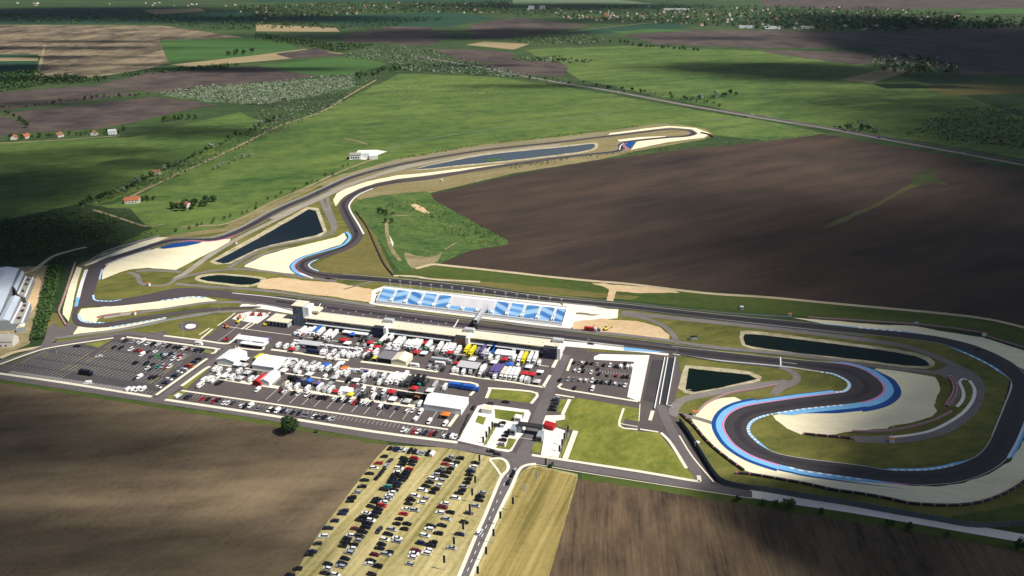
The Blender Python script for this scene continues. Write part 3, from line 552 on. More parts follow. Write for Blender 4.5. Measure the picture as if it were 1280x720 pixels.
# ================================================================ PADDOCK GROUND
area('paddock', [(-200, 440), (0, 458), (30, 448), (68, 432), (142, 419.5), (205, 414), (222, 418), (262, 420), (276, 406), (302, 388), (336, 386), (366, 397), (385, 402), (500, 417), (640, 433.5), (704, 430), (742, 440), (846, 444), (852, 470), (842, 505), (844, 520), (862, 548), (896, 600), (942, 613), (938, 623.5), (875, 613.5), (800, 601), (727, 590.5), (672, 579.5), (660, 579), (560, 560), (484, 551.5), (400, 537), (320, 522), (205, 505), (0, 473), (-200, 447)], M_ASPH, 'verge')
area('car_park', [(0, 467), (30, 452), (68, 437), (142, 424), (160, 424), (264, 438), (255, 452), (193, 493), (80, 478)], M_ASPHL, 'pond')
road('road', [(576, 735), (582, 721), (597, 685), (611.6, 649), (624, 620), (636, 594), (650, 572), (661, 553), (670, 530), (684, 495), (698, 462), (707, 444)], 7.6, M_ROAD, 'road')
area('road_junction', [(632, 571), (665, 566), (700, 582), (668, 580), (652, 590), (644, 604), (632, 604), (638, 590), (634, 578)], M_ROAD, 'road')
road('road', [(-200, 443), (0, 471.5), (205, 502.5), (320, 519.6), (400, 534.4), (484, 548.4), (560, 557), (640, 570.4), (665, 574.5), (727, 585), (800, 596.5), (875, 608.8), (940, 618.5)], 6.4, M_ROAD, 'road', 3)
road('road', [(826, 505), (832, 524), (848, 555), (870, 590), (882, 607)], 6.6, M_ROAD, 'road')
road('road', [(-120, 480), (0, 453), (40, 440), (66, 431), (142, 418.5), (166, 417), (205, 423), (270, 432), (284, 438), (240, 470), (199, 500)], 6, M_ROAD, 'road', 4)
road('road', [(196, 416), (202, 420)], 6, M_ROAD, 'road', 0)
# islands of grass
LAWN = [
 ([(209, 419.5), (240, 423.4), (252, 424), (262, 418), (274, 407), (293, 392), (308, 387.6), (338, 388.8), (300, 385.5), (276, 387.2), (250, 392), (215, 400), (208, 410)], M_OLIVE),
 ([(70, 428), (122, 419.5), (160, 414.6), (190, 412), (197, 417), (166, 415.6), (120, 421.4), (74, 430.5)], M_OLIVE),
 ([(106, 430.4), (141, 424.6), (123, 435)], M_LAWN), ([(256, 437.5), (264, 438.6), (266, 441), (260, 442), (253, 440)], M_LAWN),
 ([(613, 489.6), (609.6, 498), (663.4, 504.6), (668.6, 492.6), (640, 488.5), (620, 486)], M_LAWN),
 ([(618, 511.6), (655.5, 516), (654, 523), (639, 527), (619, 523)], M_LAWN), ([(597.5, 519.6), (608, 522.4), (604, 531.6), (594, 528)], M_LAWN),
 ([(635.7, 548), (645.6, 549.6), (641, 558), (637, 562.6), (620, 560.4), (622, 557), (632, 559)], M_LAWN),
 ([(667.5, 551.5), (677.4, 554.7), (675, 567), (664, 565.7)], M_LAWN), ([(611, 540), (619, 530), (622, 531), (608, 556), (604, 558)], M_LAWN),
 ([(713, 499.8), (722, 497.8), (799, 511), (798, 527.5), (781, 524), (776, 534), (800, 540), (823, 541), (838, 560), (860, 588), (873, 599.6), (855, 598), (709.5, 573.6), (722, 540), (711, 537), (706, 525), (706.6, 518), (708, 508)], M_LAWN),
 ([(701, 499), (708, 500), (702, 516), (696, 515)], M_LAWN), ([(695, 527), (708, 526), (709, 536), (697, 534)], M_LAWN), ([(710, 541.6), (712, 543), (704, 572), (699, 573)], M_LAWN),
 ([(420, 538), (416, 535), (432, 534), (462, 541), (464, 546), (440, 543.4)], M_LAWN), ([(208, 497), (230, 487), (236, 489), (216, 500)], M_LAWN),
 ([(193, 493.5), (256, 449.5), (258, 450), (196, 495.5)], M_LAWN), ([(228, 484), (259, 461), (262, 461), (232, 487)], M_LAWN),
 ([(470, 543), (578, 557.4), (579, 559), (470, 545.4)], M_LAWN)]
for pts, m in LAWN: area('paddock_lawn', pts, m, 'gravel')
area('concrete_forecourt', [(572, 551), (590, 520), (597, 507.6), (606, 505.2), (661, 512.8), (663.4, 517), (655, 541), (647, 551), (640, 564), (633, 566), (606, 559)], M_CONC, 'pond')
area('concrete_forecourt', [(682, 519.6), (710, 519), (710.6, 524), (694.6, 526.4), (695, 534.6), (706.4, 538.6), (698, 574), (676, 569.4), (680.4, 545), (676.4, 535)], M_CONC, 'pond')
area('concrete_pad', [(742.5, 446), (750, 442.8), (812, 444.2), (800, 502.6), (784, 496.4), (792.5, 452.4), (742.5, 450)], M_CONC, 'pond')
area('dark_ramp', [(815, 450), (829, 450.4), (819.6, 505), (804, 500.4)], M_RAMP, 'pond')
area('concrete_pad', [(704, 376), (760, 386.4), (773, 387), (772, 398), (750, 400), (716, 409.6), (700, 410.6)], M_CONC, 'pond')
area('concrete_pad', [(462, 364), (480, 358), (700, 379.6), (704, 384), (716, 404), (713, 412), (464, 381), (458, 375)], M_CONC, 'pond')
area('grass_patch', [(469, 367), (476.5, 363), (475, 366.4), (470.6, 368.4)], M_LAWN, 'gravel')
area('brown_patch', [(719, 393), (719.6, 391), (750, 393.4), (740, 395)], M_DIRT2, 'gravel')
area('helipad', [(223, 408), (226, 403.4), (235, 401.6), (245, 403), (248.6, 407), (245, 412), (236, 414), (227, 412.4)], M_ASPH, 'gravel', 4)
area('helipad_disc', [(231.6, 408.4), (236, 405.6), (244, 406), (244.6, 409), (240, 411), (234, 411)], M_WHITE, 'patch', 4)
area('works_pad', [(283, 405), (297, 392.4), (312, 389.8), (334, 391), (338, 395), (318, 411)], M_ASPH, 'pond')
area('concrete_pad', [(298, 392.8), (312, 389.8), (333, 391.4), (336, 395), (322, 405), (300, 401), (290, 399)], M_CONC, 'gravel')
# pale kerb lines and medians
CURB = [
 ([(-60, 459), (0, 467.4), (80, 478.8), (190, 496.4)], 2.6), ([(195, 494.4), (259, 448.6)], 2.4), ([(206.5, 500), (320, 517), (470, 540.4), (572, 553.6)], 2.6),
 ([(227, 483), (256, 462), (263, 458.6)], 2.6), ([(152, 424.6), (157, 421.8), (164, 422.4), (266, 435.6), (270.4, 438), (268, 441.6), (264, 442)], 2.2), ([(205, 420), (250, 425.6), (281, 430), (289, 427.6), (300, 417.8)], 2.2),
 ([(271, 450.6), (284.6, 440.4)], 2.2), ([(0, 456), (40, 441.4), (68, 434), (142, 422.8)], 2.0), ([(272.5, 456), (320, 462.4), (395, 472.4), (545, 495), (586, 498.6)], 1.6),
 ([(262, 471), (320, 480.8), (490, 504.6), (553, 513.4)], 3.8), ([(227, 488.6), (320, 502.4), (400, 514), (560, 537.4)], 1.7), ([(561, 533.8), (584, 502.6)], 2.4),
 ([(587.5, 495), (596.4, 481), (560, 475.6), (500, 467.4), (450, 461)], 2.2), ([(451, 452.4), (500, 458.6), (547.5, 465.2)], 2.6), ([(339, 437.4), (370, 441.4), (415, 448.6), (436, 450.6)], 2.6),
 ([(562.5, 467.4), (600, 472.8), (640, 478), (677, 484), (680, 482), (687.6, 469.4)], 2.2), ([(691, 460), (705.4, 432.6)], 2.6), ([(709, 464), (715, 449)], 2.0),
 ([(702, 480), (700.4, 486), (740, 493), (797.4, 502.4)], 2.0), ([(297, 440), (295.6, 432.6), (300, 435.6), (326, 438), (330, 434)], 1.8), ([(300, 452), (330, 441)], .2),
 ([(272, 427), (290, 414), (300, 404)], .3), ([(249, 419), (262, 410.6)], 1.2), ([(251, 424), (266, 411.6)], 1.6), ([(302, 412), (313, 404)], 1.6), ([(272, 407.6), (282, 401), (294, 391.6)], 1.2), ([(307, 412), (322, 402), (338, 390.6)], 1.4),
 ([(613, 486), (608, 498.2)], 2.2), ([(610, 485.6), (640, 487.6), (671, 492), (664, 505)], 2.2), ([(612, 574.6), (622, 573.4), (630, 575), (634.8, 581), (634.4, 588), (626, 598), (615.6, 622.5), (605, 648), (594, 672), (574, 720), (567, 735)], 2.0),
 ([(670, 580.4), (658, 582), (649, 588), (640, 608), (626, 636), (612, 668), (598, 700), (588, 724)], 2.0), ([(612, 575), (622, 588), (628, 598)], 1.4), ([(665, 569.4), (676, 571), (709, 576), (800, 590), (868, 601.6), (874, 600.4), (873, 595)], 2.3),
 ([(826, 541.4), (836, 551), (846, 566), (858, 586)], 2.0), ([(779.6, 511), (774.4, 533), (797, 537.4)], 1.5), ([(775, 530), (797, 534)], .8), ([(800, 505), (798.6, 527)], .6), ([(712, 499.6), (703, 519)], 2.4), ([(719.6, 539), (706.5, 574)], 3.4),
 ([(718, 497.4), (694, 493.6)], 1.6), ([(667, 580.4), (727.5, 591), (800, 602.4), (940, 623.6)], .5), ([(849, 545), (866, 572), (892, 603)], 1.0), ([(336, 460), (302, 462)], .1),
 ([(800, 537), (823, 540.6)], 1.4), ([(816, 514), (812.4, 526)], 2.4), ([(450, 426), (520, 436), (600, 447), (686, 458.6)], .8), ([(276, 407.6), (330, 415), (400, 424), (440, 430)], .7)]
for pts, w in CURB: road('kerb_strip', pts, w, M_KERBC, 'patch', 3)
road('stall_bed', [(12, 465.4), (60, 472.6), (130, 483.4), (160, 487.6)], 3.4, M_SERV, 'patch', 2)
# white lines: stalls in the car parks
def ticks(a, b, n, ln, side=0, w=.16, d=None):
    A, B = G(*a), G(*b); dv = d or D1; vs = []; fs = []; z = lay('paint'); t = (B - A).normalized() * w
    for i in range(n):
        p = A.lerp(B, i / (n - 1)) + dv * (side * ln)
        q = p + dv * ln; k = len(vs)
        vs += [(p.x - t.x, p.y - t.y, z), (p.x + t.x, p.y + t.y, z), (q.x + t.x, q.y + t.y, z), (q.x - t.x, q.y - t.y, z)]; fs.append((k, k + 1, k + 2, k + 3))
    me = newmesh('stall_lines', vs, fs, M_LINE)
    if me.polygons[0].normal.z < 0: me.flip_normals()
    o = link('stall_lines', me); o['kind'] = 'structure'
LOT_ROWS = [((160, 426), (256, 439.6), 22), ((136, 432), (234, 446.6), 24), ((124, 441.6), (222, 457.6), 24), ((106, 450), (208, 467), 24), ((92, 459.6), (198, 477.4), 25),
            ((78, 436.6), (112, 441.6), 9), ((50, 443.4), (98, 451), 13), ((32, 452), (90, 461), 15), ((14, 461), (80, 471), 16)]
for a, b, n in LOT_ROWS:
    ticks(a, b, n, 5.2, 0, .11); ticks(a, b, n, 5.2, -1, .11)
for y in range(2): ticks((10 + y * 2, 468), (190, 494), 44, 4.4, 0, .1)
ticks((332, 500.6), (536, 530), 14, 17, 0, .22); ticks((300, 474), (520, 505), 13, 14, 0, .2); ticks((270, 462.6), (560, 503), 18, 13, -1, .2)
ticks((232, 491), (560, 539.6), 66, 4.6, -1.1, .11)
ticks((720, 459.6), (792, 468.4), 22, 4.8, -1, .1); ticks((712, 474), (786, 484.6), 22, 4.6, 0, .1)
for i in range(14):
    a = G(635.5 - i * 4.5, 594 + i * 10.6); d = (G(588, 720) - G(650, 585)).normalized(); n = Vector((-d.y, d.x, 0)) * .16; b = a + d * 2.6
    flat('lane_dash', [(v.x, v.y) for v in (a + n, a - n, b - n, b + n)], M_WHITE, lay('paint'), True)
# traffic islands at the ends of the parking rows
for a, b in (((54, 447), (62, 441.6)), ((20, 456.6), (36, 449.6)), ((97, 451), (111, 443)), ((75, 464), (89, 456.4)), ((87, 466), (101, 458)), ((108, 453), (122, 445)), ((224, 452), (236, 444.4)), ((205, 467), (217, 458)), ((186, 480), (198, 472)), ((130, 440), (143, 432))):
    road('parking_island', [a, b], 1.6, M_DRY, 'patch', 0)
# ================================================================ BUILDINGS
def simple(name, c, rough=.6, spec=.4, metal=0):
    m = mat(name, c, rough=rough, spec=spec); m.node_tree.nodes['Principled BSDF'].inputs['Metallic'].default_value = metal
    return m
B_CREAM = mat('roof_membrane', alb(232, 218, 192), alb(244, 232, 208), [(9, 2, -15, .5), (2, 1, 0, .3)], .8)
B_WHITE = mat('white_cladding', (.74, .74, .73), (.80, .80, .79), [(5, 1, 0, .5)], .6)
B_GREY = mat('grey_cladding', (.24, .27, .30), (.30, .33, .36), [(3, 1, 0, .5)], .5)
B_LGREY = mat('light_grey_metal', (.42, .43, .45), (.52, .53, .55), [(4, 1, 0, .5)], .5)
B_GLASS = simple('dark_glass', (.012, .014, .022), .08, .6)
B_BGLASS = simple('blue_glass', (.02, .024, .075), .1, .6)
B_TGLASS = simple('grey_blue_glass', (.13, .17, .21), .25, .5)
B_DARK = simple('dark_metal', (.03, .032, .036), .5)
B_DOOR = simple('garage_door_grey', (.16, .17, .19), .5)
B_BROWN = simple('brown_panel', (.16, .09, .07), .6)
B_STEEL = simple('steel_grey', (.33, .35, .37), .45)
B_SHED = mat('shed_roof', alb(176, 188, 202), alb(206, 214, 224), [(12, 8, 74, .5), (3, 1, 0, .3)], .5)
B_FLAT = mat('flat_roof', alb(150, 146, 140), alb(178, 172, 164), [(7, 1, 0, .5)], .8)
B_TILE = mat('red_tile_roof', alb(150, 82, 54), alb(182, 114, 78), [(3, 1, 0, .5)], .8)
B_TILE2 = mat('brown_tile_roof', alb(126, 84, 64), alb(156, 110, 84), [(3, 1, 0, .5)], .8)
B_PLAST = simple('pale_plaster', (.62, .58, .52), .85)
def at(px, py, z=GZ): return G(px, py, z)
def frame(name, label, cat, px, py, rz=AX, z=GZ, group=None):
    p = G(px, py, z); return thing(name, label, cat, p, rz, group)
# ---- pit building: local x along the pit straight, y away from the camera
A = G(382, 397, 8.2); Bq = G(697, 435.6, 8.2)
LPB = (Bq - A).length; PB = thing('pit_building', 'long low pit building with flat cream roof and dark glass front beside the main straight', 'pit building', (A.x, A.y, GZ), AX)
DEP = 12.2
m = MB(); m.box(-.8, LPB + .3, -.9, DEP, 7.3, 8.1, 0, bev=.12); m.obj('roof', [B_CREAM], PB)
m = MB(); m.box(0, LPB, .6, DEP - .5, 0, 7.28); m.obj('wall', [B_GREY], PB)
m = MB()
for i in range(54):
    x = 1.2 + i * (LPB - 2.4) / 54; m.box(x, x + (LPB - 2.4) / 54 - .18, .50, .598, 4.3, 7.0)
m.obj('glass_front', [B_GLASS], PB)
m = MB(); m.box(.2, LPB - .2, -2.6, .49, 3.5, 3.85); m.obj('canopy', [B_LGREY], PB)
dm = MB(); dm.box(-2.0, 2.0, 0, .08, 0, 3.0)
for k in range(5): dm.box(-1.9, 1.9, -.02, -.001, .15 + k * .58, .55 + k * .58)
dme = dm.mesh('garage_door', [B_DOOR])
ND = 30
for i in range(ND):
    x = 5 + i * (LPB - 10) / (ND - 1)
    link('garage_door', dme, PB, (x, .50, 0))
for i in range(22):
    m = MB(); x = 3 + i * (LPB - 6) / 21 + R.uniform(-1, 1); y = 2 + R.uniform(0, 6); m.box(x, x + R.uniform(.7, 1.5), y, y + R.uniform(.8, 2), 8.1, 8.1 + R.uniform(.35, .9), 0); m.obj('roof_vent', [B_WHITE], PB)
# stair blocks: glazed tower in front with a white lift shaft beside it
def stair_block(px, py, glass, w=9.5):
    p = G(px, py, GZ); q = p - Vector((A.x, A.y, GZ)); lx = q.dot(D2)
    m = MB(); m.box(lx - w / 2, lx + w / 2, -4.6, .4, 0, 8.6); s_ = m.obj('stair_tower', [B_DARK], PB)
    m = MB()
    for i in range(4):
        for k in range(3): m.box(lx - w / 2 + .25 + i * w / 4, lx - w / 2 - .05 + (i + 1) * w / 4, -4.68, -4.605, .5 + k * 2.7, 2.9 + k * 2.7)
    m.obj('stair_glazing', [glass], s_)
    m = MB(); m.box(lx + w / 2 + .01, lx + w / 2 + 2.4, -4.8, 5.2, 0, 9.4); m.obj('lift_shaft', [B_WHITE], PB)
    m = MB(); m.box(lx - 1, lx + 7.5, 7.2, 11.6, 8.12, 10.4); m.box(lx - .6, lx + 7.1, 7.6, 11.2, 10.4, 10.9); m.obj('roof_plant', [B_LGREY], PB)
stair_block(474.5, 421, B_BGLASS); stair_block(577.5, 431.5, B_BROWN); stair_block(688, 447, B_BGLASS, 11)
# ---- control tower at its western end
CT_ = frame('control_tower', 'tall grey glazed race control tower at the left end of the pit building', 'tower', 367.6, 406.5)
m = MB(); m.box(0, 9.6, 0, 10.5, 0, 17.5); m.obj('wall', [B_GREY], CT_)
m = MB(); m.box(9.61, 13.4, 2.2, 11.5, 0, 16.4); m.obj('side_block', [B_WHITE], CT_)
m = MB()
for k in range(7):
    for x in (.4, 5.4): m.box(x, x + 3.8, -.12, -.002, .8 + k * 2.35, 3.0 + k * 2.35)
m.obj('window_band', [B_TGLASS], CT_)
m = MB(); m.box(-.5, 10, -.6, 11, 17.5, 18.1, bev=.1); m.obj('roof', [B_CREAM], CT_)
m = MB(); m.box(10.5, 19.5, 6.5, 15.5, 10.6, 12.2, bev=.1); m.obj('viewing_deck', [B_CREAM], CT_)
m = MB(); m.cyl((4, 6, 18.1), (4, 6, 22.6), .12, .06, 6); m.obj('antenna', [B_WHITE], CT_)
# ---- low annexe left of the tower
AN = frame('paddock_annexe', 'low pavilion with flat cream roof left of the control tower', 'pavilion', 336.2, 406.8)
m = MB(); m.box(0, 17.5, 0, 13, 0, 4.4); m.obj('wall', [B_LGREY], AN)
m = MB(); m.box(-1.3, 18.6, -1.4, 13.6, 4.4, 5.1, bev=.1); m.obj('roof', [B_CREAM], AN)
wm = MB(); wm.box(0, 2.4, -.1, -.005, .3, 3.4); wme = wm.mesh('window', [B_GLASS])
for i in range(5): link('window', wme, AN, (.9 + i * 3.3, 0, 0))
m = MB(); m.box(18.7, 31, 6, 14, 0, 3.4); m.obj('link_building', [B_DARK], AN)
# ---- footbridge over the straight
fa = G(595.4, 411.6, GZ); fb = G(607.6, 394.5, GZ); LB = (fb - fa).length; rz = math.atan2((fb - fa).y, (fb - fa).x)
FB = thing('footbridge', 'grey steel footbridge crossing the main straight between pit roof and grandstand', 'footbridge', fa, rz)
m = MB(); m.box(-2, LB + 2, -1.5, 1.5, 6.2, 6.5); m.obj('deck', [B_LGREY], FB)
for s in (-1, 1):
    m = MB(); m.box(-2, LB + 2, s * 1.5 - .06, s * 1.5 + .06, 6.5, 9.0)
    m.obj('side_panel', [B_STEEL], FB)
m = MB(); m.box(-2, LB + 2, -1.5, 1.5, 9.02, 9.2); m.obj('bridge_roof', [B_LGREY], FB)
for x in (-.6, LB + .4):
    m = MB(); m.box(x - .5, x + .5, -1.3, 1.3, 0, 6.2); m.obj('pier', [B_DARK], FB)
m = MB()
for k in range(10): m.box(LB + .9, LB + 3.9, 1.6 + k * .9, 2.4 + k * .9, 0, 6.2 - k * .62)
m.obj('stair_flight', [B_LGREY], FB)
# ---- grandstand
SA = G(470.5, 378.6, GZ); SB = G(701.8, 406.6, GZ); LS = (SB - SA).length; srz = math.atan2((SB - SA).y, (SB - SA).x)
GS = thing('grandstand', 'open grandstand with blue patterned seats and white stairways opposite the pits', 'grandstand', SA, srz)
def wavemat(name, ang, dist, c1, c2, scale):
    m = bpy.data.materials.new(name); m.use_nodes = True; nt = m.node_tree; N = nt.nodes; L = nt.links; b = N['Principled BSDF']; b.inputs['Roughness'].default_value = .5
    g = N.new('ShaderNodeTexCoord'); r = N.new('ShaderNodeVectorRotate'); r.rotation_type = 'Z_AXIS'; r.inputs['Angle'].default_value = ang; L.new(g.outputs['Object'], r.inputs[0])
    w = N.new('ShaderNodeTexWave'); w.inputs['Scale'].default_value = scale; w.inputs['Distortion'].default_value = dist; w.inputs['Detail'].default_value = 1; w.inputs['Detail Scale'].default_value = .35; L.new(r.outputs[0], w.inputs[0])
    n = N.new('ShaderNodeTexNoise'); n.inputs['Scale'].default_value = 1.1; L.new(g.outputs['Object'], n.inputs[0])
    a = N.new('ShaderNodeMath'); a.operation = 'MULTIPLY_ADD'; a.inputs[1].default_value = .5; L.new(n.outputs['Fac'], a.inputs[0]); L.new(w.outputs['Fac'], a.inputs[2])
    c = N.new('ShaderNodeValToRGB'); c.color_ramp.elements[0].position = .55; c.color_ramp.elements[0].color = (*c1, 1); c.color_ramp.elements[1].position = .95; c.color_ramp.elements[1].color = (*c2, 1)
    L.new(a.outputs[0], c.inputs[0]); L.new(c.outputs[0], b.inputs['Base Color']); return m
SB1 = wavemat('blue_seats_rising', math.radians(70), 2.4, lin(92, 148, 204), lin(174, 210, 236), .036)
SB2 = wavemat('blue_seats_falling', math.radians(112), 2.4, lin(82, 138, 198), lin(170, 206, 234), .04)
SB3 = wavemat('blue_seats_pale', math.radians(95), 2.5, lin(112, 168, 218), lin(172, 208, 236), .05)
SW = wavemat('white_seats', math.radians(60), 6, lin(206, 198, 208), lin(240, 238, 238), .2)
SLB = simple('light_blue_seats', lin(132, 184, 228), .5)
NSEC = 13; PIT = LS / (NSEC - .35); ROWS = 15; RUN = .92; RISE = .42; Z0 = 1.9
def rows_mesh(x0, x1, r0, r1):
    mb = MB()
    for k in range(r0, r1): mb.box(x0, x1, 1.2 + k * RUN, 1.2 + (k + 1) * RUN - .002, max(0, Z0 + k * RISE - 1.2), Z0 + (k + 1) * RISE)
    return mb
pat = [SB3, SB1, SB2, SB3, SB1, SW, SW, SW, SB2, SB3, SB1, SB2, SB2]
for i in range(NSEC):
    x0 = i * PIT + 1.5 if i else .6; x1 = (i + 1) * PIT - 1.0 if i < NSEC - 1 else LS - .4
    if pat[i] is SW:
        o = rows_mesh(x0, x1, 4, ROWS).obj('seating_block', [SW], GS); rows_mesh(x0, x1, 0, 4).obj('front_rows', [SLB], o)
    else: rows_mesh(x0, x1, 0, ROWS).obj('seating_block', [pat[i]], GS)
    if i < NSEC - 1:
        mb = MB(); xa = x1 + .02; xb = (i + 1) * PIT + 1.48
        for k in range(6, ROWS): mb.box(xa, xb, 1.2 + k * RUN, 1.2 + (k + 1) * RUN - .002, 0, Z0 + (k + 1) * RISE + .05)
        o = mb.obj('stairway', [B_WHITE], GS)
        mb = MB(); mb.box(xa, xa + .7, .9, 1.2 + 6 * RUN - .01, 0, Z0 + 2.4); mb.box(xb - .7, xb, .9, 1.2 + 6 * RUN - .01, 0, Z0 + 2.4); mb.obj('portal_wall', [B_WHITE], GS)
        mb = MB(); mb.box(xa + .71, xb - .71, 1.3, 1.2 + 6 * RUN - .02, 0, .9); mb.obj('portal_floor', [B_DARK], GS)
mb = MB(); mb.box(-.6, LS + .6, .2, .85, 0, 2.3); mb.obj('front_wall', [B_WHITE], GS)
mb = MB(); mb.box(-.6, LS + .6, -1.3, .15, 0, .5); mb.obj('front_walk', [B_LGREY], GS)
mb = MB(); yb = 1.2 + ROWS * RUN + .01; mb.box(-.6, LS + .6, yb, yb + 3.2, 0, Z0 + ROWS * RISE + .1); mb.box(-.6, LS + .6, yb + 3.0, yb + 3.19, Z0 + ROWS * RISE + .1, Z0 + ROWS * RISE + 1.2); mb.obj('rear_terrace', [B_WHITE], GS)
for x in (-.62, LS + .61):
    mb = MB(); n_ = Z0 + ROWS * RISE
    mb.add([(x, .86, 0), (x, yb, 0), (x, yb, n_ + .6), (x, .86, 2.6), (x + .02, .86, 0), (x + .02, yb, 0), (x + .02, yb, n_ + .6), (x + .02, .86, 2.6)], [(0, 1, 2, 3), (7, 6, 5, 4), (3, 2, 6, 7), (0, 3, 7, 4), (1, 5, 6, 2)]); mb.obj('end_wall', [B_WHITE], GS)
# masts behind the stand
mm = MB(); mm.cyl((0, 0, 0), (0, 0, 15), .16, .1, 6, 0)
mast_pole = mm.mesh('pole', [B_WHITE])
mm = MB(); mm.box(-1.0, 1.0, -.12, .12, 14.2, 15.2); mm.box(-.8, .8, -.35, -.13, 14.3, 15.1); mast_head = mm.mesh('floodlight', [B_LGREY])
for i in range(17):
    q = SA + (SB - SA) * ((i + .5) / 17) + Vector((-math.sin(srz), math.cos(srz), 0)) * (yb + 4.6)
    t = thing('light_mast', 'slim white light mast in the line behind the grandstand', 'light mast', q, srz, 'masts behind the grandstand')
    link('pole', mast_pole, t); link('floodlight', mast_head, t)
# ---- factory at the left edge
def shed(name, label, px, py, L, W, hw, hr, rz, mr=B_SHED, mw=B_GREY, flat_=False):
    t = frame(name, label, 'industrial building', px, py, rz)
    m = MB()
    if flat_:
        m.box(0, L, 0, W, 0, hw); m.obj('wall', [mw], t)
        m = MB(); m.box(-.2, L + .2, -.2, W + .2, hw, hw + .25); m.obj('roof', [mr], t)
        m = MB(); [m.box(-.3, L + .3, a, b, hw + .26, hw + .9) for a, b in ((-.3, .6), (W - .6, W + .3))]; m.obj('parapet', [B_WHITE], t)
        m = MB(); [m.box(L * f, L * f + 2.5, W * .35, W * .65, hw + .26, hw + 1.6) for f in (.2, .5, .75)]; m.obj('roof_vent', [B_DARK], t)
    else:
        m.add([(0, 0, 0), (L, 0, 0), (L, W, 0), (0, W, 0), (0, 0, hw), (L, 0, hw), (L, W, hw), (0, W, hw), (0, W / 2, hr), (L, W / 2, hr)], [(0, 1, 5, 4), (2, 3, 7, 6), (1, 2, 6, 9, 5), (3, 0, 4, 8, 7)])
        m.obj('wall', [mw], t)
        m = MB(); m.gable(0, L, 0, W, hw - .01, hw, hr, 0, 0, .5); m.f = m.f[4:]; m.m = m.m[4:]; m.obj('roof', [mr], t)
        m = MB(); [m.box(.05 + k * L / 9, L / 9 * .6 + k * L / 9, -.1, -.01, hw * .35, hw * .75) for k in range(9)]; m.obj('window_strip', [B_GLASS], t)
    return t
def slab_building(name, label, quad, z, mr, mw, kind='shed'):
    """footprint surveyed from the four roof corners, nearest left first, at eaves height z"""
    Q = GL(quad, z); c = sum(Q, Vector()) / 4; c.z = .1; t = thing(name, label, 'industrial building', c)
    L = [Vector((q.x - c.x, q.y - c.y, 0)) for q in Q]
    def prism(P, z0, z1, mats, nm, par=t):
        m = MB(); m.add([(p.x, p.y, z0) for p in P] + [(p.x, p.y, z1) for p in P], [(3, 2, 1, 0), (4, 5, 6, 7), (0, 1, 5, 4), (1, 2, 6, 5), (2, 3, 7, 6), (3, 0, 4, 7)])
        me = fix(m.mesh(nm, mats)); return link(nm, me, par)
    def inset(P, k): return [P[0].lerp(P[1], 0) + ((P[1] - P[0]) * k[0] + (P[3] - P[0]) * k[2]), P[1] - (P[1] - P[0]) * k[1] + (P[2] - P[1]) * k[2], P[2] - (P[2] - P[3]) * k[1] - (P[2] - P[1]) * k[3], P[3] + (P[2] - P[3]) * k[0] - (P[3] - P[0]) * k[3]]
    prism(L, 0, z, [mw], 'wall')
    if kind == 'shed':
        m = MB(); f = (L[0] + L[1]) / 2; g = (L[3] + L[2]) / 2; up = lambda p, h: (p.x, p.y, h)
        m.add([up(L[0], z + .02), up(L[1], z + .02), up(L[2], z + .02), up(L[3], z + .02), up(f, z + 1.6), up(g, z + 1.6)], [(0, 4, 5, 3), (4, 1, 2, 5), (0, 1, 4), (3, 5, 2), (3, 2, 1, 0)]); link('roof', fix(m.mesh('roof', [mr])), t)
    else:
        prism(inset(L, (.12, .12, .03, .03)), z + .01, z + .15, [mr], 'roof')
        prism(inset(L, (0, .88, 0, 0)), z + .01, z + .9, [B_WHITE], 'parapet'); prism(inset(L, (.88, 0, 0, 0)), z + .01, z + .9, [B_WHITE], 'parapet')
        for k in (.2, .55, .8): prism(inset(L, (.35, .35, k, .94 - k)), z + .16, z + 1.3, [B_DARK], 'roof_vent')
    return t
def fix(me):
    bm = bmesh.new(); bm.from_mesh(me); bmesh.ops.recalc_face_normals(bm, faces=bm.faces[:]); bm.to_mesh(me); bm.free(); return me
slab_building('factory_hall', 'large factory hall with pale blue roof at the left edge, nearest the wood', [(-34, 392), (.6, 391), (23.5, 335.4), (-4, 335)], 8.5, B_SHED, B_GREY)
slab_building('factory_hall', 'narrow pale roofed lean-to hall between the large hall and the flat roofs', [(15.6, 358), (20.6, 363.6), (30.4, 341.4), (26.4, 338.4)], 7, B_SHED, B_GREY)
slab_building('factory_hall', 'factory hall with pale blue roof and dark front, nearest the road', [(-3, 401.5), (11.6, 401), (25.4, 371.4), (13.6, 371)], 9, B_SHED, B_GREY)
slab_building('workshop_building', 'flat roofed workshop with white edges, farther one, by the sandy yard', [(22, 368), (31.6, 372.6), (42.4, 347.4), (32.4, 346)], 5.5, B_FLAT, B_GREY, 'flat')
slab_building('workshop_building', 'flat roofed workshop with white edges, nearer one, by the sandy yard', [(13.6, 405), (28.6, 404.4), (38.4, 379), (27, 378.6)], 5.5, B_FLAT, B_GREY, 'flat')
slab_building('workshop_building', 'low pale annexe at the near end of the flat roofed workshop', [(19.4, 410.6), (30.4, 408.8), (31.6, 404.6), (24, 404.8)], 4, B_CREAM, B_GREY, 'shed')
area('sandy_yard', [(37, 352), (48, 346), (52, 352), (46, 380), (38, 392), (34, 376)], M_SAND, 'gravel')
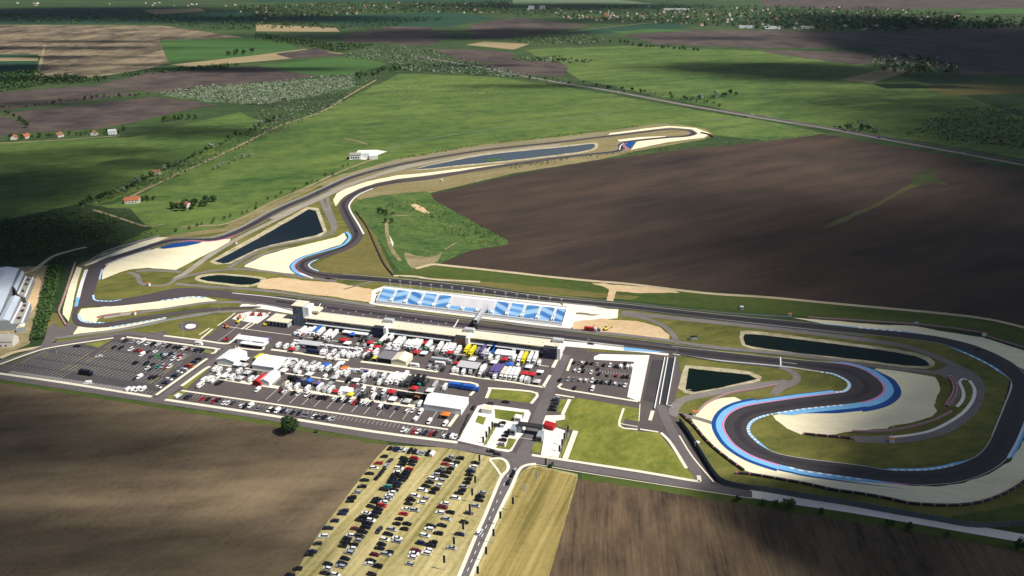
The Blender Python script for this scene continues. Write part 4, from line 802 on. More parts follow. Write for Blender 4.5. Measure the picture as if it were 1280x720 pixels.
def house(label, px, py, L, W, hw, hr, rz, roof=B_TILE, wall=B_PLAST, group=None, name='house', parts=True):
    t = frame(name, label, 'house', px, py, rz, .1, group)
    m = MB(); m.gable(-L / 2, L / 2, -W / 2, W / 2, 0, hw, hr); w = MB(); r = MB()
    n = len(m.v); w.v = m.v[:10]; w.f = m.f[:4]; w.m = [0] * 4; r.v = m.v[10:]; r.f = [tuple(i - 10 for i in f) for f in m.f[4:]]; r.m = [0] * len(r.f)
    w.obj('wall', [wall], t); r.obj('roof', [roof], t)
    if parts:
        for k in range(max(1, int(L / 4))):
            q = MB(); x = -L / 2 + 1.4 + k * 3.6; q.box(x, x + 1.3, -W / 2 - .06, -W / 2 - .005, 1, 2.3); q.obj('window', [B_GLASS], t)
        q = MB(); q.box(L / 4, L / 4 + .7, .6, 1.3, hr - 1.2, hr + .9); q.obj('chimney', [wall], t)
    return t
house('white house with grey pitched roof beside the road at the left edge', 5, 431, 18, 11, 5, 9, math.radians(8), B_FLAT, B_PLAST)
house('orange roofed farmhouse in the meadow beside the farm track', 166, 253, 17, 11, 4, 7.5, math.radians(15))
house('orange roofed house ringed by dark bushes in the meadow', 230, 259.5, 15, 11, 4, 7, math.radians(-12))
house('brown roofed cottage among the bushes of the ditch', 195, 217, 12, 9, 3, 5.5, math.radians(25), B_TILE2)
for lx, ly, lb in ((33, 172.6, 'orange roofed cottage, second from the left in the roadside row far left'), (74, 171, 'sandy gabled house in the middle of the roadside row far left'), (118, 168.6, 'pink gabled house, larger, at the right of the roadside row'), (18, 174, 'pale cottage at the left end of the roadside row')):
    house(lb, lx, ly, 12, 9, 3.5, 7.5, math.radians(R.uniform(60, 110)), B_TILE2 if lx in (74, 118) else B_TILE, B_PLAST, 'houses by the far left road')
house('white house with grey roof beside the dark trees of the roadside row', 141, 168, 13, 9, 6, 9, .3, B_LGREY, B_WHITE, 'houses by the far left road')
WB = frame('farm_building', 'white flat roofed building with annexes in the meadow above the track', 'building', 437, 199.5, math.radians(6), .2)
m = MB(); m.box(0, 17, 0, 16, 0, 6.5); m.obj('wall', [B_WHITE], WB)
m = MB(); m.box(17.1, 30, 3, 18, 0, 8.5); m.obj('wing', [B_WHITE], WB); m = MB(); m.box(30.1, 42, -3, 12, 0, 6); m.obj('wing', [B_WHITE], WB)
m = MB(); m.box(-.4, 17.05, -.4, 16.4, 6.5, 7.1); m.obj('roof', [B_FLAT], WB)
m = MB(); [m.box(2 + k * 3.4, 4 + k * 3.4, -.1, -.005, 1.5, 4) for k in range(4)]; m.obj('window', [B_GLASS], WB)
# ---- entrance gate and kiosks
EG = frame('entrance_gate', 'dark grey entrance gate spanning the access road', 'gate', 646.5, 541)
m = MB(); m.box(0, 16, 0, 4.2, 5.2, 6.2, bev=.08); m.obj('canopy', [B_DARK], EG)
for x in (0, 13.4):
    m = MB(); m.box(x, x + 2.6, .4, 3.8, 0, 5.19); m.obj('gate_pillar', [B_STEEL], EG)
m = MB(); m.box(-3.8, -.4, -4.2, 3.4, 0, 4.2); k_ = m.obj('gatehouse', [B_GREY], EG); m = MB(); m.box(-3.5, -.7, -4.28, -4.205, 1, 3.2); m.obj('window', [B_GLASS], k_)
m = MB(); m.box(14, 17.6, -7, .2, 0, 4.2); k_ = m.obj('gatehouse', [B_GREY], EG); m = MB(); m.box(14.3, 17.3, -7.08, -7.005, 1, 3.2); m.obj('window', [B_GLASS], k_)
m = MB(); m.box(-.3, 13.9, -6.6, -6.4, .9, 1.05); m.obj('barrier_arm', [B_WHITE], EG)
KI = frame('white_kiosk', 'white box kiosk on the forecourt behind the entrance gate', 'kiosk', 642.6, 527)
m = MB(); m.box(0, 4.4, 0, 4, 0, 3.4, bev=.06); m.obj('wall', [B_WHITE], KI); m = MB(); m.box(.5, 3.9, -.06, -.005, 1.1, 2.4); m.obj('window', [B_GLASS], KI)
C1_ = frame('white_cabin', 'white cabin in the corner of the forecourt lawn', 'cabin', 602, 516)
m = MB(); m.box(0, 7, 0, 4.6, 0, 3); m.obj('wall', [B_WHITE], C1_); m = MB(); m.box(-.3, 7.3, -.3, 4.9, 3, 3.25); m.obj('roof', [B_CREAM], C1_)
# ---- underpass walls beside the dark ramp
for pts, hgt, m_, lb in (([(831, 448), (818, 512)], 1.1, B_WHITE, 'white parapet wall left of the underpass trench'), ([(834.6, 448), (824, 507)], 1.0, B_WHITE, 'second pale wall inside the underpass ramp'), ([(844, 448), (833, 508), (840, 509.6)], 1.1, B_WHITE, 'white wall right of the underpass trench beside the pond lawn')):
    wallrun('parapet_wall', pts, hgt, .6, m_, label=lb, cat='wall', smooth=0)
area('underpass_trench', [(836, 448), (842.6, 448), (832, 507), (825, 506)], B_DARK, 'patch')
# ================================================================ BARRIERS AND FENCES
def tyremat(name, c1, c2, per, duty=.3, ax=AX):
    m = bpy.data.materials.new(name); m.use_nodes = True; nt = m.node_tree; N = nt.nodes; L = nt.links; b = N['Principled BSDF']; b.inputs['Roughness'].default_value = .8
    g = N.new('ShaderNodeUVMap'); s = N.new('ShaderNodeSeparateXYZ'); L.new(g.outputs[0], s.inputs[0])
    a = N.new('ShaderNodeMath'); a.operation = 'MULTIPLY'; a.inputs[1].default_value = 1 / per; L.new(s.outputs[0], a.inputs[0])
    f = N.new('ShaderNodeMath'); f.operation = 'FRACT'; L.new(a.outputs[0], f.inputs[0])
    l = N.new('ShaderNodeMath'); l.operation = 'LESS_THAN'; l.inputs[1].default_value = duty; L.new(f.outputs[0], l.inputs[0])
    x = N.new('ShaderNodeMix'); x.data_type = 'RGBA'; x.inputs[6].default_value = (*c1, 1); x.inputs[7].default_value = (*c2, 1); L.new(l.outputs[0], x.inputs[0]); L.new(x.outputs[2], b.inputs['Base Color'])
    return m
T_DARK = tyremat('dark_tyre_wall', (.022, .021, .024), lin(176, 100, 108), 7.0, .14)
T_RED = tyremat('red_white_barrier', lin(140, 48, 54), lin(190, 184, 184), 3, .4)
T_PINK = tyremat('pale_tyre_wall', lin(136, 126, 126), lin(186, 100, 102), 5, .25)
T_RAIL = simple('guard_rail_steel', (.30, .31, .32), .5)
T_BRN = simple('brown_tyre_wall', (.07, .045, .04), .8)
def tyre(pts, m, label, h=1.2, th=1.3, smooth=5):
    P = GL(pts); P = spline(P, False, smooth) if smooth else P; P = resample(P, 1.0)
    o = wallrun('tyre_barrier', P, h, th, m, .3, 0, True, label, 'tyre wall'); me = o.data
    uv = me.uv_layers.new(name='UVMap')
    for p in me.polygons:
        for li in p.loop_indices: uv.data[li].uv = (me.loops[li].vertex_index // 4, 0)
    return o
tyre([(850, 518), (866, 532), (879, 547.5), (893, 561.5), (912, 576.5), (931, 590)], T_DARK, 'dark tyre wall with pink blocks left of the first gravel trap')
tyre([(920, 592.6), (934, 593.6), (947, 595.4), (978, 600.8), (1009, 606.4), (1040.6, 613.4), (1080, 619), (1112, 625), (1142.5, 631), (1189, 633), (1221, 630), (1246, 622.4), (1268, 611.4), (1290, 596), (1320, 575)], T_DARK, 'long dark tyre wall with pink blocks along the nearest gravel trap')
tyre([(1004, 543.4), (1024, 545.4), (1045, 547.4), (1066, 549.4)], T_DARK, 'short dark tyre wall at the tip of the infield gravel')
tyre([(1066, 540.6), (1090, 541), (1110, 540), (1140, 534.4), (1168, 526), (1190, 515)], T_PINK, 'curved grey tyre wall with red blocks around the infield gravel')
tyre([(1185, 471.4), (1190, 478), (1192, 486), (1190, 494), (1181, 508)], T_RED, 'red and white tyre wall on the infield apron', 1.0, 1.4)
tyre([(1188.4, 471), (1194, 479), (1195.6, 488), (1192.6, 498), (1184, 509)], T_RED, 'second red tyre wall just right of the first on the apron', 1.0, 1.2)
tyre([(1010, 398), (1080, 402.4), (1142.5, 406.4), (1190, 411.6), (1228, 417.4), (1232, 421), (1280, 436), (1340, 456)], T_PINK, 'grey barrier with red blocks behind the far right gravel trap')
tyre([(94, 329.6), (88, 348), (83.4, 363), (78, 378), (74.4, 388), (75, 394), (83, 408)], T_RED, 'red and white barrier along the western gravel strip')
tyre([(444.7, 264.5), (458.8, 284), (468, 304.4), (480.6, 331), (492, 345)], T_BRN, 'thin brown barrier along the grass triangle', 1.2, 1.2)
tyre([(871, 517), (881, 507), (892, 500.4), (910, 493.4), (940, 488), (974, 481.8)], T_PINK, 'pale barrier with pink blocks beside the pond service road')
tyre([(876, 166.4), (886, 168.8), (892, 172)], T_BRN, 'short brown barrier at the far hairpin', 2, 2)
tyre([(122, 398), (130, 396), (152, 393)], T_PINK, 'pale barrier island in the western gravel', 1.5, 1.4)
FENCE = mat('debris_fence', (.07, .085, .09), (.10, .115, .12), [(6, 1, 0, .5)], .7)
FPTS = [(849, 528), (862, 546), (880, 575), (893, 595), (905, 606), (930, 612), (960, 616), (1010, 624.6), (1060, 632.4), (1110, 641.6), (1170, 652), (1222, 660), (1290, 657)]
FO = wallrun('debris_fence', FPTS, 3.6, .25, FENCE, .2, 4, label='tall dark mesh fence along the circuit side of the pale road', cat='fence')
Pf = resample(spline(GL(FPTS), False, 4), 5)
m = MB()
for p in Pf: m.box(p.x - .1, p.x + .1, p.y - .1, p.y + .1, .2, 4.2)
m.obj('fence_posts', [B_STEEL], FO)
area('drain_channel', [(848, 530), (856, 533), (886, 578), (897, 598), (890, 598), (866, 562)], B_DARK, 'patch')
RAILS = [([(640, 407.6), (780, 424.6), (860, 434.4), (960, 443.6), (1024, 451)], 'steel guard rail on the infield side of the main straight'), ([(345, 370.6), (420, 379.2), (480, 387), (560, 397), (640, 407)], 'steel guard rail before the grandstand'),
 ([(498, 346.4), (580, 356), (680, 370), (780, 379.4), (900, 392), (990, 397.4)], 'steel guard rail along the far straight field side'), ([(620, 371), (700, 379), (800, 389), (900, 401), (1000, 412.4), (1080, 422)], 'steel guard rail along the far straight infield side'),
 ([(220, 299), (262, 297.6), (300, 285), (340, 263), (387, 242.6), (446, 216.6), (500, 202), (600, 185), (700, 174.6), (800, 162)], 'steel guard rail along the outside of the northern straight'), ([(300, 377), (340, 383), (366, 389)], 'steel rail at the pit entry'),
 ([(105, 333), (130, 316), (170, 303.4), (200, 295.4)], 'steel rail behind the western gravel strip'), ([(850, 444.6), (900, 453), (975, 460.6)], 'steel rail between the main straight and the triangular pond'), ([(70, 424), (122, 417.8), (166, 411), (210, 401.4), (262, 393)], 'steel rail along the western service road')]
for pts, lb in RAILS: wallrun('guard_rail', pts, 1.0, .3, T_RAIL, .3, 4, label=lb, cat='guard rail')
wallrun('pit_wall', [(398, 391.4), (480, 401.2), (580, 412.4), (690, 424), (780, 434.4)], 1.1, .35, B_WHITE, .3, 3, label='low white pit wall between pit lane and main straight', cat='wall')
# ================================================================ VEHICLES
CC = {'k': ('black', (.008, .008, .010)), 'n': ('navy', (.012, .02, .06)), 'g': ('dark grey', (.045, .047, .052)), 's': ('silver', (.36, .37, .39)), 'w': ('white', (.78, .78, .77)), 'r': ('red', (.42, .02, .025)),
      'd': ('dark red', (.14, .012, .022)), 't': ('teal', (.02, .2, .19)), 'y': ('yellow', (.72, .62, .03)), 'o': ('orange', (.62, .17, .03)), 'b': ('blue', (.02, .12, .5)), 'e': ('green', (.05, .32, .08)), 'p': ('purple', (.12, .09, .26)), 'c': ('cream', (.72, .66, .5)), 'm': ('grey', (.18, .17, .19)), 'l': ('light grey', (.45, .45, .46))}
PAINT = {}
for k, (nm, c) in CC.items():
    PAINT[k] = simple('paint_' + nm.replace(' ', '_'), c, .28, .5)
CANVAS = {k: simple('canvas_' + nm.replace(' ', '_'), c, .75, .3) for k, (nm, c) in CC.items()}
TYRE = simple('tyre_rubber', (.015, .015, .016), .8)
def loft(secs, mb, mi=0):
    """secs: list of (x, [(y,z)...]) rings"""
    n = len(secs[0][1]); base = len(mb.v)
    for x, r in secs: mb.v += [Vector((x, y, z)) for y, z in r]
    for i in range(len(secs) - 1):
        for k in range(n):
            j = (k + 1) % n; a = base + i * n; b = a + n
            mb.f.append((a + k, a + j, b + j, b + k)); mb.m.append(mi)
    mb.f.append(tuple(base + k for k in range(n - 1, -1, -1))); mb.m.append(mi)
    mb.f.append(tuple(base + (len(secs) - 1) * n + k for k in range(n))); mb.m.append(mi)
def fix(me):
    bm = bmesh.new(); bm.from_mesh(me); bmesh.ops.recalc_face_normals(bm, faces=bm.faces[:]); bm.to_mesh(me); bm.free(); return me
CARK = {'hatchback': (4.1, 1.76, 1.48, [(-.5, .72, .9), (-.47, .74, 1.42), (.1, .74, 1.46), (.30, .70, .98)]),
        'saloon': (4.7, 1.82, 1.44, [(-.34, .74, .92), (-.2, .72, 1.40), (.10, .72, 1.43), (.28, .70, .96)]),
        'estate': (4.7, 1.84, 1.5, [(-.495, .74, .92), (-.46, .74, 1.44), (.1, .74, 1.48), (.28, .70, .98)]),
        'off-roader': (4.6, 1.9, 1.72, [(-.495, .76, 1.02), (-.48, .76, 1.66), (.12, .76, 1.70), (.27, .74, 1.12)])}
def car_parts(kind):
    L_, W_, Hh, st = CARK[kind]; b = st[0][2] - .02; w = W_ / 2
    ring = lambda hw, z0, z1: [(-hw * .9, z0), (hw * .9, z0), (hw, z0 + .2), (hw, z1 - .14), (hw * .9, z1), (-hw * .9, z1), (-hw, z1 - .14), (-hw, z0 + .2)]
    body = MB(); bon = b - .06
    loft([(-L_ / 2, ring(w * .9, .36, b - .1)), (-L_ / 2 + .22, ring(w, .26, b)), (0, ring(w, .24, b)), (L_ * .29, ring(w, .24, b - .02)), (L_ * .45, ring(w * .97, .26, bon - .1)), (L_ / 2, ring(w * .82, .36, bon - .26))], body)
    # roof panel
    r0, r1 = st[1], st[2]
    body.box(r0[0] * L_ + .06, r1[0] * L_ - .02, -w * .66, w * .66, Hh - .06, Hh + .02, 0, .06, .05)
    body.box(-L_ / 2 - .02, -L_ / 2 + .1, -w * .8, w * .8, .38, .55); body.box(L_ / 2 - .12, L_ / 2 + .03, -w * .76, w * .76, .36, .52)
    g = MB(); z = b - .01
    a0, a1, a2, a3 = [s[0] * L_ for s in st]
    gw = w * .93; tw = w * .74
    g.add([(a0, -gw, z), (a3, -gw, z), (a3, gw, z), (a0, gw, z), (a1, -tw, Hh - .04), (a2, -tw, Hh - .02), (a2, tw, Hh - .02), (a1, tw, Hh - .04)], [(0, 1, 5, 4), (1, 2, 6, 5), (2, 3, 7, 6), (3, 0, 4, 7), (4, 5, 6, 7), (3, 2, 1, 0)])
    wh = MB(); wh.cyl((0, -.11, .32), (0, .11, .32), .32, None, 10)
    return fix(body.mesh('car_body', [PAINT['k']])), g.mesh('car_windows', [B_GLASS]), wh.mesh('car_wheel', [TYRE]), L_, W_
CP = {k: car_parts(k) for k in CARK}
CBODY = {}
def body_mesh(kind, col):
    if (kind, col) not in CBODY:
        me = CP[kind][0].copy(); me.materials.clear(); me.materials.append(PAINT[col]); CBODY[kind, col] = me
    return CBODY[kind, col]
ORD = ['first', 'second', 'third', 'fourth', 'fifth', 'sixth', 'seventh', 'eighth', 'ninth', 'tenth', 'eleventh', 'twelfth', 'thirteenth', 'fourteenth', 'fifteenth', 'sixteenth', 'seventeenth', 'eighteenth', 'nineteenth', 'twentieth', 'twenty-first', 'twenty-second', 'twenty-third', 'twenty-fourth', 'twenty-fifth']
NCAR = 0
def put_car(p, rz, kind, col, label, group):
    global NCAR; NCAR += 1
    t = thing('parked_car', label, 'car', p, rz, group); L_, W_ = CP[kind][3:]; t.scale = (1.14, 1.14, 1.1)
    link('body', body_mesh(kind, col), t); link('windows', CP[kind][1], t)
    for sx in (-.31, .30):
        for sy in (-1, 1): link('wheel', CP[kind][2], t, (sx * L_, sy * (W_ / 2 - .1), 0))
    return t
def van_mesh(col, L_=5.6, W_=2.0, Hh=2.4):
    m = MB(); w = W_ / 2
    ring = lambda hw, z0, z1: [(-hw * .92, z0), (hw * .92, z0), (hw, z0 + .2), (hw, z1 - .3), (hw * .88, z1), (-hw * .88, z1), (-hw, z1 - .3), (-hw, z0 + .2)]
    loft([(-L_ / 2, ring(w, .35, Hh - .1)), (-L_ / 2 + .3, ring(w, .3, Hh)), (L_ * .22, ring(w, .3, Hh)), (L_ * .36, ring(w, .3, 1.35)), (L_ / 2, ring(w * .9, .35, 1.0))], m)
    b = fix(m.mesh('van_body', [PAINT[col]]))
    g = MB(); g.add([(L_ * .235, -w * .82, Hh - .16), (L_ * .235, w * .82, Hh - .16), (L_ * .365, w * .86, 1.38), (L_ * .365, -w * .86, 1.38)], [(0, 3, 2, 1)]); g.v = [v + Vector((.03, 0, .03)) for v in g.v]
    for s in (-1, 1): g.box(L_ * .06, L_ * .26, s * w - .012, s * w + .012, 1.35, 1.95)
    return b, g.mesh('van_windows', [B_GLASS])
VM = {}
def put_van(p, rz, col, label, group, kind='van'):
    if col not in VM: VM[col] = van_mesh(col)
    t = thing('parked_van', label, 'van', p, rz, group); link('body', VM[col][0], t); link('windows', VM[col][1], t)
    for sx in (-1.7, 1.75):
        for sy in (-1, 1): link('wheel', CP['saloon'][2], t, (sx, sy * .88, 0))
OCC = []
def row(items, o, k, where, rev='top', rz=AX, group='', z=GZ, dz=.7):
    """items: 'x y colour[type]' read off an enlargement with origin o and factor k"""
    cnt = {}; its = []
    for it in items.split(','):
        x, y, c = it.split(); its.append((float(x), float(y), c))
    for x, y, c in its:
        van = len(c) > 1 and c[1] == 'v'; col = c[0]
        p = G(o[0] + x / k, o[1] + y / k, z + (1.2 if van else dz)); p.z = z; OCC.append((p.x, p.y, 2.4))
        kind = 'van' if van else R.choice(['hatchback', 'hatchback', 'saloon', 'estate', 'off-roader'])
        key = (col, van); cnt[key] = cnt.get(key, 0) + 1; tot = sum(1 for q in its if q[2][0] == col and (len(q[2]) > 1) == van)
        nm = CC[col][0]; wd = 'van' if van else 'car'
        label = f'{nm} {wd} {where}' if tot == 1 else f'{ORD[cnt[key]-1]} {nm} {wd} from the {rev} {where}'
        r = rz + R.uniform(-.04, .04) + (math.pi if R.random() < .5 else 0)
        (put_van(p, r, col, label, group) if van else put_car(p, r, kind, col, label, group))
Z6 = (320, 540); FG = 'cars parked on the straw field'; UP = AX + math.pi / 2 - .1
row('640 122 k,612 155 r,592 178 w,568 207 k,543 240 k,530 272 k,505 300 s,480 328 k,470 345 k,440 393 n,432 408 n,393 443 n,362 480 n,337 520 w,307 557 g,280 597 n,265 612 k,208 683 k,172 716 k', Z6, 4, 'along the soil edge of the straw field', 'top', AX + .25, FG, .1)
row('670 80 k,692 80 g,705 86 n,725 88 s,748 90 w,770 95 k,792 98 k,812 102 s,835 103 s,860 107 k,884 106 wv', Z6, 4, 'in the row under the perimeter road, straw field', 'left', UP, FG, .1)
row('672 143 g,655 165 s,637 190 k,625 206 k,607 226 k', Z6, 4, 'in the short file of five, upper left straw field', 'top', UP, FG, .1)
row('742 133 k,736 147 k,727 162 k,716 180 w,704 200 w,696 214 k,690 226 k,682 239 k,674 252 k,655 272 t,640 287 k,607 334 k,594 350 k,575 372 k,550 404 w,535 425 k,522 441 k,495 483 d,470 515 w,457 533 k,446 550 k,432 569 k,362 660 k,356 681 w,345 705 k', Z6, 4, 'in the left file of the first double row', 'top', AX, FG, .1)
row('795 131 r,786 146 k,778 162 k,765 184 r,757 198 k,748 212 k,740 226 k,730 240 k,712 256 n,702 270 k,690 288 k,680 301 w,667 318 w,655 333 s,640 350 w,630 367 r,616 385 k,605 402 k,590 420 k,575 440 w,560 457 k,550 475 k,535 498 k,520 520 g,508 540 s,490 562 k,480 581 w,465 602 s,447 632 k,432 656 n,422 670 s,398 712 w', Z6, 4, 'in the right file of the first double row', 'top', AX, FG, .1)
row('975 124 s,960 141 k,947 160 r,930 180 s,915 196 k,900 213 s,886 233 w,868 250 k,852 270 k,834 291 w,796 318 w,776 338 k,764 358 k,750 384 w,737 408 r,716 434 k,702 458 k,681 485 s,662 510 k,645 536 w,630 560 k,618 580 k,595 612 d,575 642 k,564 658 w,580 711 k', Z6, 4, 'in the left file of the second double row', 'top', AX, FG, .1)
row('1020 131 k,1002 150 g,986 165 w,972 183 k,956 201 k,942 220 k,925 240 s,912 265 w,896 284 k,880 302 k,845 330 s,828 351 w,795 390 s,754 458 k,741 484 k,706 530 w,702 545 s,666 600 k,652 609 s,608 670 k', Z6, 4, 'in the right file of the second double row', 'top', AX, FG, .1)
row('1098 153 k,1087 174 w,1076 195 n,1068 214 k,1061 234 k,1052 253 k,1041 273 s,1031 290 k,1016 305 k,1000 330 w,945 356 w,935 376 d,920 402 w,876 470 k,864 485 w,846 516 w,828 556 n,800 592 d,790 606 w,780 625 w,768 658 s', Z6, 4, 'in the left file of the third double row', 'top', AX, FG, .1)
row('970 401 k,953 434 s,930 466 k,911 506 k,886 550 k,876 567 k,860 589 w,850 605 w', Z6, 4, 'in the right file of the third double row', 'top', AX, FG, .1)
row('1132 302 s,1122 320 k,1115 340 k,1098 368 s,1065 405 g,1042 450 k,1020 510 n,980 578 s', Z6, 4, 'in the straggling row nearest the access road', 'top', AX, FG, .1)
row('615 492 g', Z6, 4, 'driving alone in the lane between the double rows', 'top', UP, FG, .1)
# cars on roads
row('485 670 k,570 705 g', (560, 490), 9.114, 'waiting on the perimeter road by the junction', 'left', AX, 'cars on the roads')
row('760 170 s,735 215 k,690 300 k', (560, 570), 9.114, 'driving up the access road below the junction', 'top', UP, 'cars on the roads')
row('1118 500 w', Z6, 4, 'alone on the access road', 'top', UP, 'cars on the roads')
row('490 130 g,655 110 k', (560, 490), 9.114, 'on the lane beside the small lawn', 'left', AX, 'cars on the roads')
row('290 175 k', (560, 490), 9.114, 'at the corner by the forecourt', 'left', UP, 'cars on the roads')
row('510 158 s,500 185 g,488 215 g,475 250 g,462 290 k', (640, 480), 9.114, 'in the short file left of the lawn', 'top', AX, 'cars by the gate')
row('620 350 k,600 385 w,560 380 g', (560, 490), 9.114, 'on the forecourt beside the gatehouse', 'right', AX, 'cars by the gate')
row('685 455 n,650 495 k,622 545 k,606 592 s', (560, 490), 9.114, 'in the file left of the entrance gate', 'top', AX, 'cars by the gate')
# car park on the left
Z2 = (140, 410); LG = 'cars in the western car park'; KS = 9.114
row('150 145 k,240 155 s,310 165 w,350 142 wv,405 178 w,465 185 k,525 182 w,600 195 s,645 205 k,720 215 k,760 222 k,820 227 w,870 237 d,920 245 s,950 252 k,990 255 g,1025 262 k', Z2, KS, 'in the top row of the western car park', 'left', UP, LG)
row('30 215 k,100 225 k,215 242 w,280 252 d,325 258 r,420 265 g,490 270 w,545 295 t,575 300 n,608 302 w,660 295 n,710 305 s,765 320 r,812 320 s', Z2, KS, 'in the second row of the western car park', 'left', UP, LG)
row('340 297 wv,440 330 g,520 320 e,590 342 g,700 350 w,770 352 w', Z2, KS, 'in the third row of the western car park', 'left', UP, LG)
row('270 395 k,390 403 k,455 415 k,530 440 t,580 435 s,615 442 r,655 437 w', Z2, KS, 'in the fourth row of the western car park', 'left', UP, LG)
row('405 455 w,440 472 g,450 562 k,490 560 k,310 550 wv,265 572 g', Z2, KS, 'in the fifth row of the western car park', 'left', UP, LG)
row('980 350 k,930 382 n,870 432 r,905 432 o,800 467 s,770 502 w,830 472 w,710 542 n,650 582 w,600 622 n,530 672 w', Z2, KS, 'along the right edge of the western car park', 'top', AX, LG)
row('190 690 wv,245 690 wv,290 694 wv,350 692 wv', Z2, KS, 'in the bottom row of the western car park', 'left', UP, LG)
row('385 290 k,495 342 w,437 472 wv', (0, 360), 4, 'standing apart in the empty part of the western car park', 'left', AX + .4, LG)
# bottom strip of the paddock
row('115 495 wv,210 512 k,240 512 g,390 532 r,460 532 k,520 556 r,575 542 k,640 577 w,682 582 w,740 577 g,840 612 w,875 617 k,940 605 wv,1030 642 m,1165 657 w,1192 660 k,1250 662 w', (210, 440), KS, 'in the lowest paddock row, left half', 'left', UP, 'cars in the paddock strip')
row('60 382 w,95 382 k,150 388 wv,220 392 n,275 402 s,330 412 n,400 422 n,460 440 m,492 446 m,570 457 w,602 462 k,650 465 m,690 467 k,750 487 w,790 487 s', (330, 470), KS, 'in the lowest paddock row, above the lone tree', 'left', UP, 'cars in the paddock strip')
row('490 522 w,530 532 w,615 537 r,660 537 w,700 547 m,750 552 n,815 562 r,855 562 k,960 590 w,1000 592 n,1055 588 wv,1090 602 w', (450, 480), KS, 'in the lowest paddock row, right end', 'left', UP, 'cars in the paddock strip')
row('200 168 d,230 182 w,330 195 k,390 202 w,490 212 w,550 230 k,630 240 k,665 246 k,710 250 k,800 262 w,850 270 k,900 267 w,940 280 k,990 290 w,1030 302 r,1072 305 k,1120 302 w,1170 312 w,1220 320 g', (330, 470), KS, 'under the pale median of the lower paddock', 'left', UP, 'cars under the median')
row('380 375 w,420 315 w,515 325 wv,570 355 k,600 345 k,1020 425 wv', (210, 440), KS, 'at the left end of the pale median', 'left', UP, 'cars under the median')
row('80 215 w,120 230 g,240 250 wv,270 262 k,330 257 k,430 270 n,540 302 w,600 302 w,690 310 wv,640 392 wv,790 422 wv,970 447 wv', (450, 480), KS, 'at the right end of the pale median', 'left', UP, 'cars under the median')
# car park on the right
Z3 = (640, 360); RG = 'cars in the right hand car park'
row('310 372 k,338 372 m,352 374 w,376 374 k,400 376 k,425 380 s,460 384 k,490 386 w,520 390 k,545 390 wv,566 376 k,580 392 wv,600 390 wv', Z3, 4, 'in the top row of the right hand car park', 'left', UP, RG)
row('315 411 w,336 413 w,356 392 k,357 414 k,396 421 w,430 404 n,435 428 k,480 433 m,522 436 r,556 442 k,580 442 k', Z3, 4, 'in the second row of the right hand car park', 'left', UP, RG)
row('280 456 s,310 456 m,342 459 w,371 462 w,401 463 w,424 468 k,450 470 k,473 472 s,492 474 k,516 477 w,545 481 m,566 485 w', Z3, 4, 'in the third row of the right hand car park', 'left', UP, RG)
row('240 458 k,312 500 k,402 502 wv', Z3, 4, 'at the near corner of the right hand car park', 'left', UP, RG)
# racing cars on the circuit
RM = MB(); loft([(-2.3, [(-.9, .2), (.9, .2), (.9, .75), (-.9, .75)]), (-.6, [(-.95, .12), (.95, .12), (.9, .7), (-.9, .7)]), (1.4, [(-.9, .12), (.9, .12), (.8, .5), (-.8, .5)]), (2.35, [(-.85, .12), (.85, .12), (.8, .3), (-.8, .3)])], RM)
RM.box(-2.4, -2.0, -.9, .9, .98, 1.04); RM.box(-2.3, -2.1, -.05, .05, .7, .98)
rbody = fix(RM.mesh('racing_body', [PAINT['k']])); cm = MB(); cm.box(-.9, .8, -.55, .55, .68, 1.08, 0, .5, .14); rcock = cm.mesh('cockpit', [B_GLASS])
for px, py, az, lb in ((444.6, 288.6, 2.0, 'black racing car in the bend before the grass triangle'), (410.6, 348.4, -.1, 'dark racing car beside the barrier after the hairpin'), (1223, 436.4, -.5, 'dark racing car on the far right bend'), (738.6, 430.2, AX, 'dark racing car on the main straight past the pits')):
    t = thing('racing_car', lb, 'racing car', G(px, py, .4), az); link('body', rbody, t); link('cockpit', rcock, t)
    for sx in (-1.4, 1.45):
        for sy in (-.85, .85): link('wheel', CP['saloon'][2], t, (sx, sy, 0))
# ---------------------------------------------------------------- lorries, motorhomes, tents
def lorry(px, py, rz, L_, col, cab, label, hh=3.9, group='race transporters in the paddock'):
    p = G(px, py, GZ + 2); p.z = GZ; OCC.extend((p.x + math.cos(rz) * L_ * f, p.y + math.sin(rz) * L_ * f, 2.4) for f in (-.4, -.13, .13, .4))
    t = thing('transporter_lorry', label, 'lorry', p, rz, group); tl = L_ - 2.6
    m = MB(); m.box(-L_ / 2, -L_ / 2 + tl, -1.27, 1.27, .95, hh, bev=.07); o = m.obj('trailer', [PAINT[col]], t)
    m = MB(); x = L_ / 2 - 2.3; m.box(x, x + 2.2, -1.2, 1.2, .5, 3.1, bev=.14); o = m.obj('cab', [PAINT[cab]], t)
    m = MB(); m.box(x + 2.19, x + 2.22, -1.05, 1.05, 1.7, 2.7); m.obj('windscreen', [B_GLASS], o)
    m = MB()
    wm = MB(); wm.cyl((0, -1.2, .5), (0, 1.2, .5), .5, None, 10); wme = wm.mesh('axle_wheels', [TYRE])
    for q in (-L_ / 2 + 1.4, -L_ / 2 + 2.7, L_ / 2 - 1.4, L_ / 2 - 4.2): link('wheels', wme, t, (q, 0, 0))
